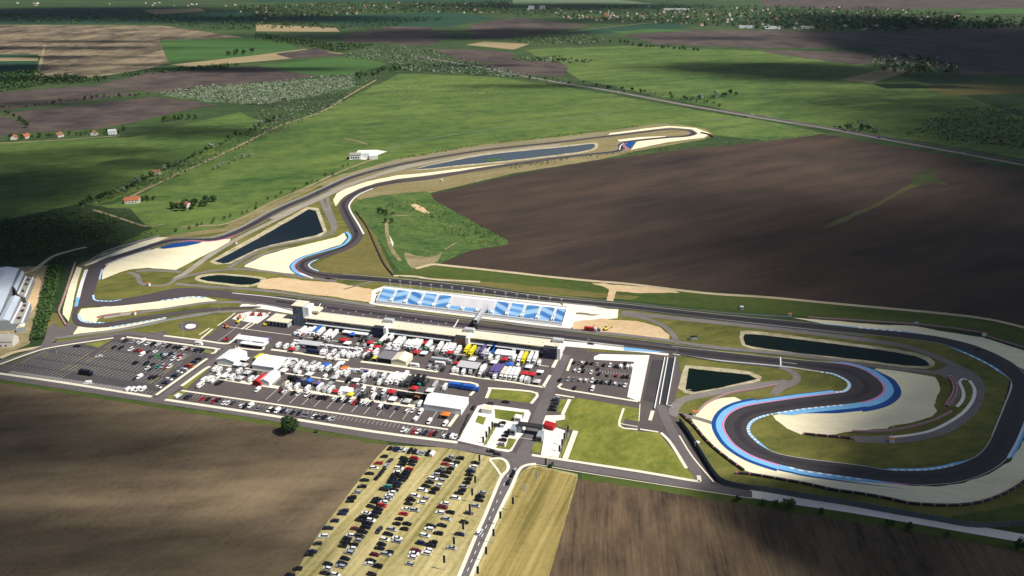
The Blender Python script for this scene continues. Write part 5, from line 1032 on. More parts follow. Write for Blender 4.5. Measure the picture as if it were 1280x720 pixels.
def motorhome(px, py, rz, L_, col, label, group='motorhomes in the paddock'):
    p = G(px, py, GZ + 1.5); p.z = GZ; OCC.append((p.x, p.y, 3.2))
    t = thing('motorhome', label, 'motorhome', p, rz, group)
    m = MB(); m.box(-L_ / 2, L_ / 2 - 1.3, -1.15, 1.15, .5, 3.0, bev=.12); m.box(L_ / 2 - 1.6, L_ / 2 - .5, -1.1, 1.1, 2.0, 2.96, bev=.12); o = m.obj('body', [PAINT[col]], t)
    m = MB(); m.box(L_ / 2 - 1.29, L_ / 2, -1.0, 1.0, .45, 1.95, bev=.15); m.obj('cab', [PAINT[col]], t)
    m = MB()
    for s in (-1, 1): m.box(-L_ / 2 + .8, L_ / 2 - 2.4, s * 1.155 - .01, s * 1.155 + .01, 1.5, 2.2)
    m.obj('windows', [B_GLASS], t); m = MB(); m.box(-L_ / 4, -L_ / 4 + .7, -.4, .4, 3.0, 3.16); m.box(.2, .8, -.3, .3, 3.0, 3.12); m.obj('roof_hatch', [PAINT['s']], t)
    for q in (-L_ / 3, L_ / 3): 
        for sy in (-1, 1): link('wheel', CP['saloon'][2], t, (q, sy * 1.02, 0))
def marquee(px, py, rz, L_, W_, hw, hr, col, label, kind='gable', group=None):
    p = G(px, py, GZ + hw * .8); p.z = GZ; OCC.extend((p.x + math.cos(rz) * L_ * f, p.y + math.sin(rz) * L_ * f, W_ * .5) for f in (-.35, 0, .35))
    t = thing('marquee_tent', label, 'tent', p, rz, group); a, b = L_ / 2, W_ / 2; m = MB()
    if kind == 'gable':
        m.gable(-a, a, -b, b, 0, hw, hr, 0, 0, .15); w = MB(); w.v = m.v[:10]; w.f = m.f[:4]; w.m = [0] * 4; r = MB(); r.v = m.v[10:]; r.f = [tuple(i - 10 for i in f) for f in m.f[4:]]; r.m = [0] * len(r.f)
        w.obj('side_wall', [CANVAS[col]], t); r.obj('canopy', [CANVAS[col]], t)
    elif kind == 'pyramid':
        n = max(1, round(L_ / W_)); s = L_ / n
        for k in range(n):
            x0 = -a + k * s; r = MB(); r.add([(x0, -b, hw), (x0 + s, -b, hw), (x0 + s, b, hw), (x0, b, hw), (x0 + s / 2, 0, hr), (x0, -b, hw - .35), (x0 + s, -b, hw - .35), (x0 + s, b, hw - .35), (x0, b, hw - .35)], [(0, 1, 4), (1, 2, 4), (2, 3, 4), (3, 0, 4), (0, 5, 6, 1), (1, 6, 7, 2), (2, 7, 8, 3), (3, 8, 5, 0)])
            r.obj('canopy', [CANVAS[col]], t)
        for x in (-a + .06, a - .06):
            for y in (-b + .06, b - .06): q = MB(); q.cyl((x, y, 0), (x, y, hw - .02), .05, None, 6); q.obj('leg', [B_LGREY], t)
    else:
        m.box(-a, a, -b, b, hw, hw + .25, 0, .1, .1); m.obj('canopy', [CANVAS[col]], t)
        for x in (-a + .1, a - .1):
            for y in (-b + .1, b - .1): q = MB(); q.cyl((x, y, 0), (x, y, hw - .01), .07, None, 6); q.obj('leg', [B_LGREY], t)
    return t
TENTM = {}
def put_tent(p, col, label):
    s = 2.6; t = thing('marquee_tent', label, 'tent', p, AX + R.uniform(-.08, .08), 'small square tents in the paddock')
    if col not in TENTM:
        m = MB(); m.add([(-s, -s, 2.3), (s, -s, 2.3), (s, s, 2.3), (-s, s, 2.3), (0, 0, 3.7), (-s, -s, 2.0), (s, -s, 2.0), (s, s, 2.0), (-s, s, 2.0)], [(0, 1, 4), (1, 2, 4), (2, 3, 4), (3, 0, 4), (0, 5, 6, 1), (1, 6, 7, 2), (2, 7, 8, 3), (3, 8, 5, 0)]); c = m.mesh('tent_canopy', [CANVAS[col]])
        m = MB(); m.cyl((0, 0, 0), (0, 0, 2.28), .05, None, 6); TENTM[col] = (c, m.mesh('tent_leg', [B_LGREY]))
    link('canopy', TENTM[col][0], t)
    for x in (-s + .06, s - .06):
        for y in (-s + .06, s - .06): link('leg', TENTM[col][1], t, (x, y, 0))
HA = AX + math.pi / 2; HD = HA + math.pi              # nose towards the garages / towards the camera
def lor(items, o, where, rz=HD, rev='left'):
    cnt = {}; L2 = [i.split() for i in items.split(',')]
    for q in L2:
        k = q[3][0]; ln = float(q[2]); wd = 'lorry' if ln > 9 else 'motorhome'; kk = (k, wd); cnt[kk] = cnt.get(kk, 0) + 1; tot = sum(1 for z in L2 if z[3][0] == k and (float(z[2]) > 9) == (ln > 9)); nm = CC[k][0]
        cabt = f' with {CC[q[3][1]][0]} cab' if len(q[3]) > 1 and q[3][1] != k else ''
        lb = f'{nm} {wd}{cabt} {where}' if tot == 1 else f'{ORD[cnt[kk]-1]} {nm} {wd} from the {rev}{cabt}, {where}'
        px, py = o[0] + float(q[0]) / KS, o[1] + float(q[1]) / KS
        if ln > 9: lorry(px, py, rz + R.uniform(-.03, .03), ln, k, q[3][-1], lb)
        else: motorhome(px, py, rz + R.uniform(-.05, .05), ln, k, lb)
lor('95 420 6 w,160 400 13 w,215 415 14 wr,275 400 12 w,330 395 14 bw,370 410 13 w,445 440 14 w,515 445 15 wk', (360, 370), 'by the tower, garage row')
lor('845 475 7 g,930 480 8 m,1080 505 15 we,1170 480 12 wg,1150 565 6 w', (360, 370), 'by the first stair tower')
lor('145 255 15 w,195 255 15 w,265 275 11 w,310 280 13 w,350 275 14 w,395 285 14 w,505 290 14 we,545 330 6 w,610 345 7 w,640 300 11 w,700 325 14 w,735 320 15 w,785 315 14 w', (480, 400), 'middle of the garage row')
lor('845 345 11 w,950 330 13 y,1005 355 14 yy,1070 350 9 m,1130 345 15 pm,1195 370 10 w,1230 345 13 b', (480, 400), 'beside the brown stair block, garage row')
lor('230 385 12 lp,310 360 13 bw,380 440 6 w,300 430 7 w,545 400 15 l,575 435 8 w,640 425 15 w,690 430 15 y,755 430 15 w,815 430 15 w,855 490 6 w', (580, 400), 'right end of the garage row')
lor('210 575 15 w,330 570 14 pm,375 575 15 p,415 575 14 p,450 600 14 cw,500 605 15 w,550 610 15 w,600 615 15 w,350 640 6 w,660 670 6 w,710 680 6 w,735 690 6 l', (580, 400), 'second paddock row, right end')
lor('840 560 7 w,905 590 6 w,990 580 6 l', (480, 400), 'by the grey canopy of the second paddock row')
lor('660 460 16 l', (480, 400), 'lying along the second paddock row', AX)
lor('350 515 7 w,640 495 8 wb', (480, 400), 'beside the long silver trailer', AX)
lor('120 525 8 w,150 560 8 w,390 570 9 w,470 575 8 w,560 590 8 w,650 600 8 w,740 610 8 w,800 610 7 w', (360, 370), 'in the long white line of the second row', AX)
lor('60 560 6 w,420 640 6 w,520 640 6 w,580 670 6 l,640 660 6 w,700 680 6 w,750 670 6 w,800 660 6 w,550 705 6 w,460 690 6 w', (360, 370), 'parked under the long white line', HD)
lor('290 635 11 nk', (360, 370), 'parked dark under the grey canopy', AX)
lor('930 635 6 w,1000 635 8 w,905 685 6 g', (360, 370), 'at the left corner of the grey canopies', HD)
lor('640 450 7 w,720 440 7 w,1150 640 8 w,80 450 6 w', (240, 380), 'around the tower and annexe forecourt', AX)
KS0 = KS; KS = 4
lor('95 385 6 w,140 365 7 w,165 370 6 w,210 390 7 w,225 375 6 w,290 400 7 w,285 380 6 l,410 425 7 w,432 418 7 w,400 398 8 w,565 430 6 w,590 432 6 w,610 445 6 m,618 470 6 w,668 455 13 w,690 450 14 w,715 455 13 w,740 445 14 w', (320, 360), 'third paddock row')
lor('770 465 13 g,800 462 13 k,828 466 13 kt,850 470 8 g,895 485 9 l', (320, 360), 'dark group of the third paddock row')
lor('945 495 7 w', (320, 360), 'beside the blue race trailers')
lor('150 480 6 c,165 492 5 w,320 495 8 w,350 503 8 l,376 508 8 w,445 512 7 w,425 520 6 w,820 580 6 w,850 582 6 w,5 455 6 w', (320, 360), 'fourth paddock row')
lor('190 455 9.5 k,760 540 16 k,830 545 14 k,870 550 11 g,240 478 12 nk', (320, 360), 'long dark units, fourth paddock row', AX)
lor('1010 488 13 b,1070 498 13 bb', (320, 360), 'large blue race trailers at the row\'s right end', AX + .02)
lor('120 360 6 w,150 388 6 w,182 385 6 l,200 407 6 w,245 385 6 w,265 402 6 w,310 388 6 w,330 402 6 w,362 400 7 w,455 428 7 w,540 442 6 w,640 440 6 w,650 472 6 m,735 478 6 g', (320, 360), 'scattered in the third paddock row')
lor('135 490 5 m,205 492 6 w,258 502 6 w,500 522 6 m,522 542 6 k,545 535 6 g,590 542 6 w,612 545 5 k,640 548 6 m,470 517 6 w', (320, 360), 'scattered in the fourth paddock row')
lor('112 285 6 w,150 292 6 w,205 302 5 l,330 320 6 w,432 322 6 w,462 332 6 w,545 338 6 w,562 348 6 k,600 332 6 w,990 408 6 w,1055 402 6 m,1130 402 6 w,1142 432 6 g,1202 432 6 l', (320, 360), 'scattered in the second paddock row')
lor('205 222 6 w,240 245 6 m,300 252 6 k,365 258 6 l,520 266 6 k,562 252 6 g,632 274 6 k,700 294 6 w,852 312 6 g,902 324 6 m,1000 324 6 w', (320, 360), 'parked in front of the garage row')
lor('440 420 8 w,480 412 7 w,515 415 8 w,545 418 7 p', (320, 360), 'line of awnings, third paddock row', AX)
lor('430 422 10.5 kn', (0, 360), 'blue and black coach in the western car park', AX)
lor('1195 415 6 w,1160 445 6 w,1255 455 6 w,1020 460 6 w,1045 455 5 w,1075 405 6 w,1095 410 6 w,1000 485 6 w', (0, 360), 'lower left paddock')
KS = KS0
for a in ((740, 435, AX, 5, 5, 2.6, 4, 'b', 'bright blue pop up tent before the garage doors', 'pyramid', 360, 370), (640, 500, AX, 7, 5, 2.5, 3.6, 'r', 'red awning in the garage row, left part', 'pyramid', 360, 370), (770, 425, AX, 22, 4, 2.8, 3, 'w', 'long flat white awning before the garages', 'flat', 360, 370),
          (935, 530, HA, 5, 4.5, 2.6, 3.6, 'r', 'red tent beside the green nosed lorry', 'pyramid', 360, 370), (480, 260, HA, 6, 4, 2.8, 3.8, 'r', 'red awning between white lorries mid garage row', 'pyramid', 480, 400), (745, 370, AX, 5, 5, 2.6, 3.8, 'r', 'red tent in front of white lorries, beside yellow ones', 'pyramid', 480, 400),
          (465, 445, AX, 5, 5, 2.6, 4, 'r', 'red tent right of the blue lorry, garage row', 'pyramid', 580, 400), (470, 380, AX, 14, 8, 3.4, 4.4, 'w', 'white awning right of the blue lorry', 'gable', 580, 400), (690, 605, AX, 5.5, 5.5, 2.6, 4, 'r', 'left one of two red tents beside white trailers', 'pyramid', 580, 400), (775, 618, AX, 5.5, 5, 2.6, 4, 'r', 'right one of two red tents beside white trailers', 'pyramid', 580, 400), (865, 590, AX, 5, 4, 2.6, 3.6, 'w', 'small white tent right of the red pair', 'pyramid', 580, 400),
          (60, 410, AX, 15, 13, 3.6, 4, 'm', 'large flat grey team canopy, left of the cream tent', 'flat', 480, 400), (205, 435, HA, 13, 12, 3.6, 5.2, 'c', 'cream tent between the grey canopy and the silver trailer', 'gable', 480, 400), (965, 520, AX, 16, 10, 3.8, 4.2, 'l', 'light grey canopy at the right part of the second row', 'flat', 480, 400), (830, 490, AX, 4, 4, 2.4, 3.4, 'r', 'tiny red tent left of the light grey canopy', 'pyramid', 480, 400),
          (255, 545, AX, 18, 7, 3.6, 4, 'l', 'grey flat canopy in the second row below the tower', 'flat', 360, 370), (50, 605, AX, 5, 4.5, 2.5, 3.5, 'r', 'red tent in the second row below the tower', 'pyramid', 360, 370), (930, 630, AX, 5, 4, 2.5, 3.5, 'r', 'red tent at the corner of the grey canopies', 'pyramid', 360, 370), (1000, 705, AX, 4.5, 4, 2.5, 3.5, 'y', 'yellow tent beside the grey canopies', 'pyramid', 360, 370),
          (790, 600, HA, 8, 8, 2.9, 4.6, 'y', 'orange yellow tent left of the big white hospitality tent', 'pyramid', 240, 380), (880, 660, AX, 18, 17, 3.8, 6.0, 'w', 'big white tent in the third row near the left', 'gable', 240, 380), (455, 600, HA, 17, 15, 3.8, 5.8, 'w', 'white twin tent at the left end of the third row', 'gable', 240, 380), (690, 405, AX, 24, 7, 3.6, 4.6, 'w', 'white roofed team unit on its own kerbed island', 'gable', 240, 380), (845, 400, AX, 6, 5, 3, 4, 'p', 'purple tent at the end of the kerbed island', 'pyramid', 240, 380), (690, 460, AX, 20, 4, 2.8, 3.2, 'w', 'low white awning in front of the kerbed island unit', 'flat', 240, 380),
          (1060, 310, HA, 12, 6, 2.9, 4.4, 'r', 'red tent joined to a white one in the lower left paddock', 'gable', 210, 440), (1160, 290, HA, 15, 8, 3.4, 5.2, 'w', 'white tent beside the red one in the lower left paddock', 'gable', 210, 440), (610, 80, AX, 5, 4.5, 2.6, 4, 'p', 'purple tent in the fourth row', 'pyramid', 330, 470), (1010, 125, AX, 5, 4.5, 2.6, 4, 'd', 'dark red tent in the fourth row', 'pyramid', 330, 470), (985, 210, AX, 4.5, 4, 2.5, 3.6, 'y', 'yellow tent beside the white one in the fourth row', 'pyramid', 330, 470), (815, 175, AX, 4.5, 4, 2.5, 3.6, 'r', 'red tent in the fourth row, left of the yellow one', 'pyramid', 330, 470),
          (940, 160, AX, 8, 6, 2.8, 4.2, 'w', 'white tent beside the yellow one in the fourth row', 'gable', 330, 470), (640, 135, AX, 6, 5, 2.8, 3.8, 'o', 'orange tent at the left end of the black trailers', 'pyramid', 450, 480), (985, 205, AX, 26, 16, 4.6, 7.6, 'w', 'largest white marquee at the right end of the fourth row', 'gable', 450, 480), (975, 345, AX, 6, 5, 2.8, 3.8, 'o', 'orange and white awning below the largest marquee', 'pyramid', 450, 480) ):
    marquee(a[10] + a[0] / KS, a[11] + a[1] / KS, a[2], a[3], a[4], a[5], a[6], a[7], a[8], a[9])
marquee(320 + 88, 360 + 385 / 4, AX, 6, 5, 2.8, 4, 'b', 'blue tent in the third paddock row', 'pyramid'); marquee(320 + 111, 360 + 402 / 4, AX, 6, 5, 2.8, 4, 'o', 'pale orange tent in the third paddock row', 'pyramid')
marquee(687.5, 531, math.radians(-30), 6.5, 5, 2.8, 4.2, 'r', 'bright red tent on the right forecourt', 'gable')
marquee(426, 499 - 45, AX, 5, 5, 2.6, 3.6, 'w', 'small white tent by the third row cars', 'pyramid')
# the gaps of the rows: small tents and vans, one by one where there is room
for where, a, b, n in (('along the front of the garage row', (384, 425), (668, 462), 30), ('under the tower in the second row', (346, 434), (448, 449), 12), ('in the middle of the second row', (456, 450), (556, 463), 12), ('at the right of the second row', (568, 465), (674, 480), 14), ('along the upper third row', (286, 449), (552, 484), 30), ('along the lower third row', (282, 456), (540, 491), 26), ('along the upper fourth row', (268, 463), (540, 499), 24), ('along the lower fourth row', (270, 471), (530, 507), 30)):
    cnt = {}; new = []
    for i in range(n):
        f = (i + R.uniform(.2, .8)) / n; p = G(a[0] + (b[0] - a[0]) * f, a[1] + (b[1] - a[1]) * f, GZ); 
        if any((p.x - x) ** 2 + (p.y - y) ** 2 < (r + 2.0) ** 2 for x, y, r in OCC): continue
        OCC.append((p.x, p.y, 2.6)); new.append((p, R.choice(['wt', 'wt', 'wt', 'wv', 'wv', 'wv', 'lt', 'rt', 'kv', 'sv', 'gv', 'bt'])))
    for p, c in new:
        cnt[c] = cnt.get(c, 0) + 1; tot = sum(1 for q in new if q[1] == c); wd = 'small square ' + CC[c[0]][0] + ' tent' if c[1] == 't' else CC[c[0]][0] + ' van'
        lb = f'{wd} {where}' if tot == 1 else f'{ORD[cnt[c]-1]} {wd} from the left {where}'
        if c[1] == 't':
            put_tent(p, c[0], lb)
        else: put_van(p, HD + R.uniform(-.1, .1), c[0], lb, 'vans in the paddock')
# works yard vehicles: red telehandlers, orange excavators
def digger(px, py, rz, col, label, name='excavator'):
    p = G(px, py, GZ + .8); p.z = GZ; t = thing(name, label, 'digger', p, rz)
    m = MB(); m.box(-1.6, 1.3, -1.2, 1.2, .9, 2.0, bev=.1); m.obj('body', [PAINT[col]], t); m = MB(); m.box(.0, 1.4, .1, 1.15, 2.0, 3.0, 0, .15, .08); m.obj('cab', [B_GLASS], t)
    for s in (-1, 1): m = MB(); m.box(-1.9, 1.9, s * 1.0 - .3, s * 1.0 + .3, 0, .85, bev=.2); m.obj('track', [TYRE], t)
    m = MB(); m.cyl((1.2, -.4, 1.6), (3.6, -.4, 4.2), .22, .18, 6); m.cyl((3.6, -.4, 4.2), (5.4, -.4, 2.0), .18, .14, 6); m.obj('boom', [PAINT[col]], t); m = MB(); m.box(5.0, 5.9, -.9, .1, 1.2, 2.0, 0, .2, .05); m.obj('bucket', [TYRE], t)
for a in ((299, 396.6, .3, 'o', 'orange excavator in the works yard beside the pale pad'), (283, 408.6, 2.5, 'o', 'orange excavator at the dark edge of the works yard'), (297.6, 402.4, 1, 'y', 'yellow digger in the works yard, below an orange one'), (315.5, 393, .2, 'r', 'red digger on the pale pad, left of another red one'), (325, 393.6, .2, 'r', 'red digger on the pale pad, right of another red one'), (332, 405.8, .2, 'y', 'yellow digger by the annexe forecourt'), (282, 424.8, .2, 'r', 'red digger in the small kerbed yard'), (757, 411.4, .5, 'y', 'yellow digger on the sand beside the straight')): digger(*a)
p = G(738.5, 410.6, GZ + 1); lorry(738.5, 410.6, AX, 10.5, 'r', 'w', 'red lorry on the bare sand beside the straight', 3.2)
digger(747.6, 412, 2.8, 'm', 'grey digger between red lorry and yellow digger on sand')
# motorcycles lined up along the forecourt
mc = MB(); mc.box(-.5, .5, -.14, .14, .45, .85, bev=.05); mc.box(.35, .75, -.35, .35, .95, 1.05); mc.box(-.8, -.2, -.12, .12, .8, .95)
mbody = mc.mesh('motorcycle_body', [PAINT['g']]); mc = MB(); mc.cyl((0, -.06, .31), (0, .06, .31), .31, None, 10); mwh = mc.mesh('motorcycle_wheel', [TYRE])
for i in range(22):
    f = i / 21; px = 572.5 + 13.5 * f + R.uniform(-.5, .5); py = 549 - 30 * f
    t = thing('motorcycle', 'motorcycle in the slanting file beside the white forecourt', 'motorcycle', G(px, py, GZ), AX + R.uniform(-.2, .2), 'motorcycles by the forecourt'); link('body', mbody, t)
    for x in (-.7, .7): link('wheel', mwh, t, (x, 0, 0))
# ---------------------------------------------------------------- flagpoles
fl = MB(); fl.cyl((0, 0, 0), (0, 0, 9.5), .09, .06, 6); fpole = fl.mesh('pole', [B_WHITE])
fl = MB(); fl.box(-1.25, -.08, -.04, .04, 4.6, 9.2); fdark = fl.mesh('banner', [simple('banner_dark', (.015, .017, .03), .7)]); fpale = fl.mesh('banner', [simple('banner_pale', (.5, .5, .52), .7)])
FP = [(683.4, 589.6, 0, 0), (671.5, 606, 1, 0), (657, 623, 2, 0), (642.6, 639, 0, 0), (627, 657, 0, 0), (618.6, 679.6, 3, 0), (609.4, 702.4, 0, 0), (599, 727, 0, 0), (595.6, 612, 0, 1), (592, 628, 0, 1), (589, 648, 0, 1), (580.8, 671, 0, 1), (569.4, 690, 0, 1), (557.4, 713, 0, 1), (600.8, 585, 0, 1),
      (616.6, 543, 0, 2), (613, 549, 0, 2), (609.4, 555, 0, 2), (605.4, 562, 0, 2), (711, 548, 0, 3), (706.4, 557, 0, 3), (703.6, 565, 0, 3), (700.4, 573, 0, 3)]
GN = ['right of the access road', 'left of the access road', 'on the left forecourt', 'on the right forecourt edge']
for px, py, v, g in FP:
    nm = 'pale' if v in (1, 2) else 'dark'; grp = [q for q in FP if q[3] == g and (q[2] in (1, 2)) == (v in (1, 2))]; i = grp.index((px, py, v, g))
    t = thing('flagpole', f'white flagpole with {nm} banner, {ORD[i]} from the {"junction" if g < 2 else "far end"} {GN[g]}', 'flagpole', G(px, py, .15), R.uniform(-.15, .15) + AX * .3, 'flagpoles ' + GN[g]); link('pole', fpole, t); link('banner', fpale if nm == 'pale' else fdark, t)
# tall lamp posts of the car parks
lp = MB(); lp.cyl((0, 0, 0), (0, 0, 11), .11, .07, 6); lpm = lp.mesh('pole', [B_LGREY]); lp = MB(); lp.box(-1.3, 1.3, -.15, .15, 11, 11.2); lph = lp.mesh('lamp_head', [B_LGREY])
for px, py in ((71, 442), (230, 420), (274.6, 391), (505, 442), (416, 444), (552, 500), (735, 441), (640, 470), (845, 446), (300, 478), (390, 505), (480, 520), (860, 505), (1112.6, 553)):
    t = thing('lamp_post', 'slender grey lamp post standing in the paved paddock area', 'lamp post', G(px, py, GZ), AX, 'lamp posts of the paddock'); link('pole', lpm, t); link('lamp_head', lph, t)
# marshal posts
mp = MB(); mp.box(-1.3, 1.3, -1.1, 1.1, 0, 2.5, bev=.05); mpb = mp.mesh('hut', [B_WHITE]); mp = MB(); mp.box(-1.5, 1.5, -1.3, 1.3, 2.5, 2.7); mpr = {k: mp.mesh('hut_roof', [PAINT[k]]) for k in 'wok'}
for px, py, c, lb in ((987, 395.4, 'o', 'marshal hut with orange roof at the start of the far gravel'), (1230, 420, 'o', 'marshal hut with orange roof behind the far right gravel'), (1114.6, 552.6, 'o', 'marshal hut with orange roof at the infield road end'), (868, 518.4, 'o', 'marshal hut with orange roof by the pond service road'), (168, 393.4, 'o', 'marshal hut with orange roof in the western gravel'), (927, 386.6, 'w', 'lone white hut on the green verge of the far straight'), (864.6, 424.4, 'k', 'left dark roofed hut of a pair beside the straight'), (868.6, 424, 'k', 'right dark roofed hut of a pair beside the straight'), (1145, 405, 'k', 'dark roofed hut behind the far gravel trap'), (552, 226.4, 'w', 'white hut beside the northern straight grass'), (871, 557, 'w', 'white hut on the grass left of the long tyre wall'), (294.6, 305, 'o', 'marshal hut with orange roof beside the blue pond'), (186, 357, 'o', 'marshal hut with orange roof in the western infield')):
    t = thing('marshal_hut', lb, 'hut', G(px, py, .3), AX); link('hut', mpb, t); link('roof', mpr[c], t)

# ================================================================ TREES, SCRUB, TOWN
def leafmat(name, c1, c2):
    m = bpy.data.materials.new(name); m.use_nodes = True; nt = m.node_tree; b = nt.nodes['Principled BSDF']; b.inputs['Roughness'].default_value = .8; b.inputs['Specular IOR Level'].default_value = .2
    g = nt.nodes.new('ShaderNodeNewGeometry'); mx = nt.nodes.new('ShaderNodeMix'); mx.data_type = 'RGBA'; mx.inputs[6].default_value = (*c1, 1); mx.inputs[7].default_value = (*c2, 1)
    nt.links.new(g.outputs['Random Per Island'], mx.inputs[0]); nt.links.new(mx.outputs[2], b.inputs['Base Color']); return m
L_DARK = leafmat('leaf_dark_green', (.020, .042, .014), (.045, .085, .024))
L_MID = leafmat('leaf_green', (.035, .075, .02), (.075, .13, .035))
L_SILV = leafmat('leaf_silver', (.13, .165, .11), (.32, .36, .27))
L_OLIVE = leafmat('leaf_olive', (.06, .075, .03), (.11, .12, .055))
BARK = simple('bark', (.09, .065, .045), .9)
def blob(vs, fs, c, r, n, rr, flat_=.8, leaf=.34):
    for _ in range(n):
        u = rr.uniform(-1, 1); a = rr.uniform(0, 6.283); q = math.sqrt(max(0, 1 - u * u)); d = Vector((q * math.cos(a), q * math.sin(a), u * flat_))
        p = c + d * r * rr.uniform(.72, 1.05); nrm = (d + Vector((rr.uniform(-.6, .6), rr.uniform(-.6, .6), rr.uniform(-.2, .7)))).normalized()
        t = nrm.orthogonal().normalized(); t.rotate(Matrix.Rotation(rr.uniform(0, 6.28), 3, nrm)); b = nrm.cross(t); s = r * leaf * rr.uniform(.6, 1.3); k = len(vs)
        vs += [p + t * s, p + b * s * .8, p - t * s * .9, p - b * s * .8]; fs.append((k, k + 1, k + 2, k + 3))
def tree_mesh(seed, h, r, n=10, leaves=34, leaf=.34):
    rr = random.Random(seed); vs = []; fs = []
    for i in range(n):
        a = rr.uniform(0, 6.283); z = rr.uniform(.32, .9); q = r * (1 - abs(z - .5) * 1.1) * rr.uniform(.3, .8)
        blob(vs, fs, Vector((q * math.cos(a), q * math.sin(a), z * h)), r * rr.uniform(.32, .5), leaves, rr, .85, leaf)
    blob(vs, fs, Vector((0, 0, h * .6)), r * .55, leaves, rr, 1.1, leaf)
    t = MB(); t.cyl((0, 0, -.2), (0, 0, h * .55), r * .08, r * .045, 7)
    for i in range(4):
        a = i * 1.6 + rr.random(); t.cyl((0, 0, h * (.25 + .06 * i)), (r * .5 * math.cos(a), r * .5 * math.sin(a), h * (.55 + .06 * i)), r * .04, r * .015, 5)
    return vs, fs, t.mesh('tree_trunk', [BARK])
TREES = {}
for nm, ml in (('dark', L_DARK), ('mid', L_MID), ('silver', L_SILV), ('olive', L_OLIVE)):
    TREES[nm] = []
    for s_ in range(3):
        v, f, tr = tree_mesh(40 + s_, 8.5, 4.2, 9, 26, .42); TREES[nm].append((newmesh('tree_crown', v, f, ml), tr))
def tree(px, py, k, s, label, group, name='tree', z=.05):
    cr, tr = TREES[k][R.randrange(3)]
    t = thing(name, label, 'bush' if name == 'bush' else 'tree', G(px, py, z), R.uniform(0, 6.28), group); t.scale = (s * R.uniform(.9, 1.15), s * R.uniform(.9, 1.15), s * R.uniform(.85, 1.15))
    link('crown', cr, t); link('trunk', tr, t)
def hedge(pts, n, ks, s, label, group, jx=3, jy=1.2):
    """n separate trees along a line of pixels"""
    ln = [0]
    for a, b in zip(pts, pts[1:]): ln.append(ln[-1] + math.dist(a, b))
    for i in range(n):
        d = (i + R.uniform(.1, .9)) / n * ln[-1]; k = max(j for j in range(len(ln)) if ln[j] <= d); k = min(k, len(pts) - 2); f = (d - ln[k]) / (ln[k + 1] - ln[k])
        x = pts[k][0] + (pts[k + 1][0] - pts[k][0]) * f + R.uniform(-jx, jx); y = pts[k][1] + (pts[k + 1][1] - pts[k][1]) * f + R.uniform(-jy, jy)
        tree(x, y, R.choice(ks), R.uniform(*s), label, group)
# the lone tree by the perimeter road, in close view
v, f, tr = tree_mesh(5, 11.5, 6.0, 22, 95, .2)
t = thing('tree', 'round dark green tree standing alone beside the perimeter road', 'tree', G(364, 541.5, .1), .4); link('crown', newmesh('tree_crown', v, f, L_DARK), t); link('trunk', tr, t)
for px, py, s, lb in ((689.5, 584.6, .42, 'small round bush beside the flagpole right of the junction'), (921, 627, .5, 'dark bush on the verge at the tarmac road end'), (954, 631.4, .5, 'small bush left of the bushy tree on the lower verge'), (970, 633, .5, 'slim bush just left of the bushy tree on the lower verge'), (987, 637, .95, 'bushy green tree on the verge below the pale road'), (1026, 643, .5, 'pointed dark bush right of the bushy tree on the verge'), (1112, 659, .6, 'dark bush on the verge, middle right, left one of two'), (1136, 663, .65, 'dark bush on the verge, middle right, right one of two'), (1183, 671.6, .4, 'low dark bush alone on the right verge'), (1272, 687, .8, 'wide dark bush at the right end of the verge'), (395.6, 541, .3, 'tiny bush on the verge right of the lone tree')):
    tree(px, py, 'dark' if 'dark' in lb else 'mid', s, lb, None, 'bush' if 'bush ' in lb or lb.endswith('bush') else 'tree')
hedge([(100, 257), (150, 240), (200, 216), (250, 192), (300, 170), (350, 148)], 56, ['dark', 'dark', 'mid', 'silver'], (.45, 1.15), 'dark tree in the hedgerow along the meadow ditch', 'trees of the meadow ditch')
hedge([(445, 100), (470, 92), (500, 86)], 14, ['dark', 'mid'], (1.2, 1.8), 'dark tree at the upper corner of the big meadow', 'trees at the meadow corner', 4, 2)
hedge([(260, 214), (300, 200), (315, 194)], 7, ['silver'], (.6, .9), 'small silvery tree on the meadow slope beside the track', 'silvery trees by the track')
hedge([(217, 261), (226, 262), (240, 256), (252, 254), (266, 251), (262, 256), (222, 264)], 14, ['dark'], (.8, 1.2), 'dark bush around the orange roofed house', 'bushes round the house', 3, 1.5)
hedge([(175, 252), (184, 250), (192, 251)], 5, ['dark'], (.5, .8), 'low dark bush right of the farmhouse', 'bushes by the farmhouse', 2, 1)
hedge([(200, 152), (220, 150), (244, 148)], 8, ['mid'], (1.1, 1.6), 'green tree in the short row on the upper meadow', 'trees of the upper meadow row', 2, 1)
hedge([(283, 69), (300, 68), (316, 66)], 5, ['dark'], (1.8, 2.4), 'large round dark tree in the row of five beside the crop field', 'five round trees', 2, .6)
hedge([(8, 174), (40, 172), (80, 170), (150, 166), (160, 164)], 22, ['dark', 'mid'], (.6, 1.2), 'dark tree behind the roadside cottages', 'trees by the cottages', 3, 1)
hedge([(12, 144), (38, 160)], 6, ['dark'], (1.0, 1.4), 'dark tree on the boundary between two soil fields', 'trees between soil fields')
hedge([(0, 136), (60, 130), (120, 123), (186, 119)], 28, ['mid', 'dark'], (.5, 1.1), 'green tree in the hedge between dark soil fields', 'trees of the field hedge', 3, .8)
hedge([(660, 98), (720, 104), (765, 112), (830, 120), (905, 133)], 42, ['mid', 'dark', 'silver'], (.5, 1.2), 'tree in the row along the far side of the highway', 'trees along the highway', 4, 1.6)
hedge([(858, 126), (880, 124), (920, 118)], 12, ['mid', 'silver'], (1.0, 1.6), 'tree at the bend of the meadow stream', 'trees by the stream', 3, 1.5)
hedge([(765, 53), (790, 57), (830, 61), (876, 64)], 26, ['dark', 'mid'], (1.1, 1.9), 'dark tree in the wood strip of the far meadow', 'trees of the wood strip', 4, 1.2)
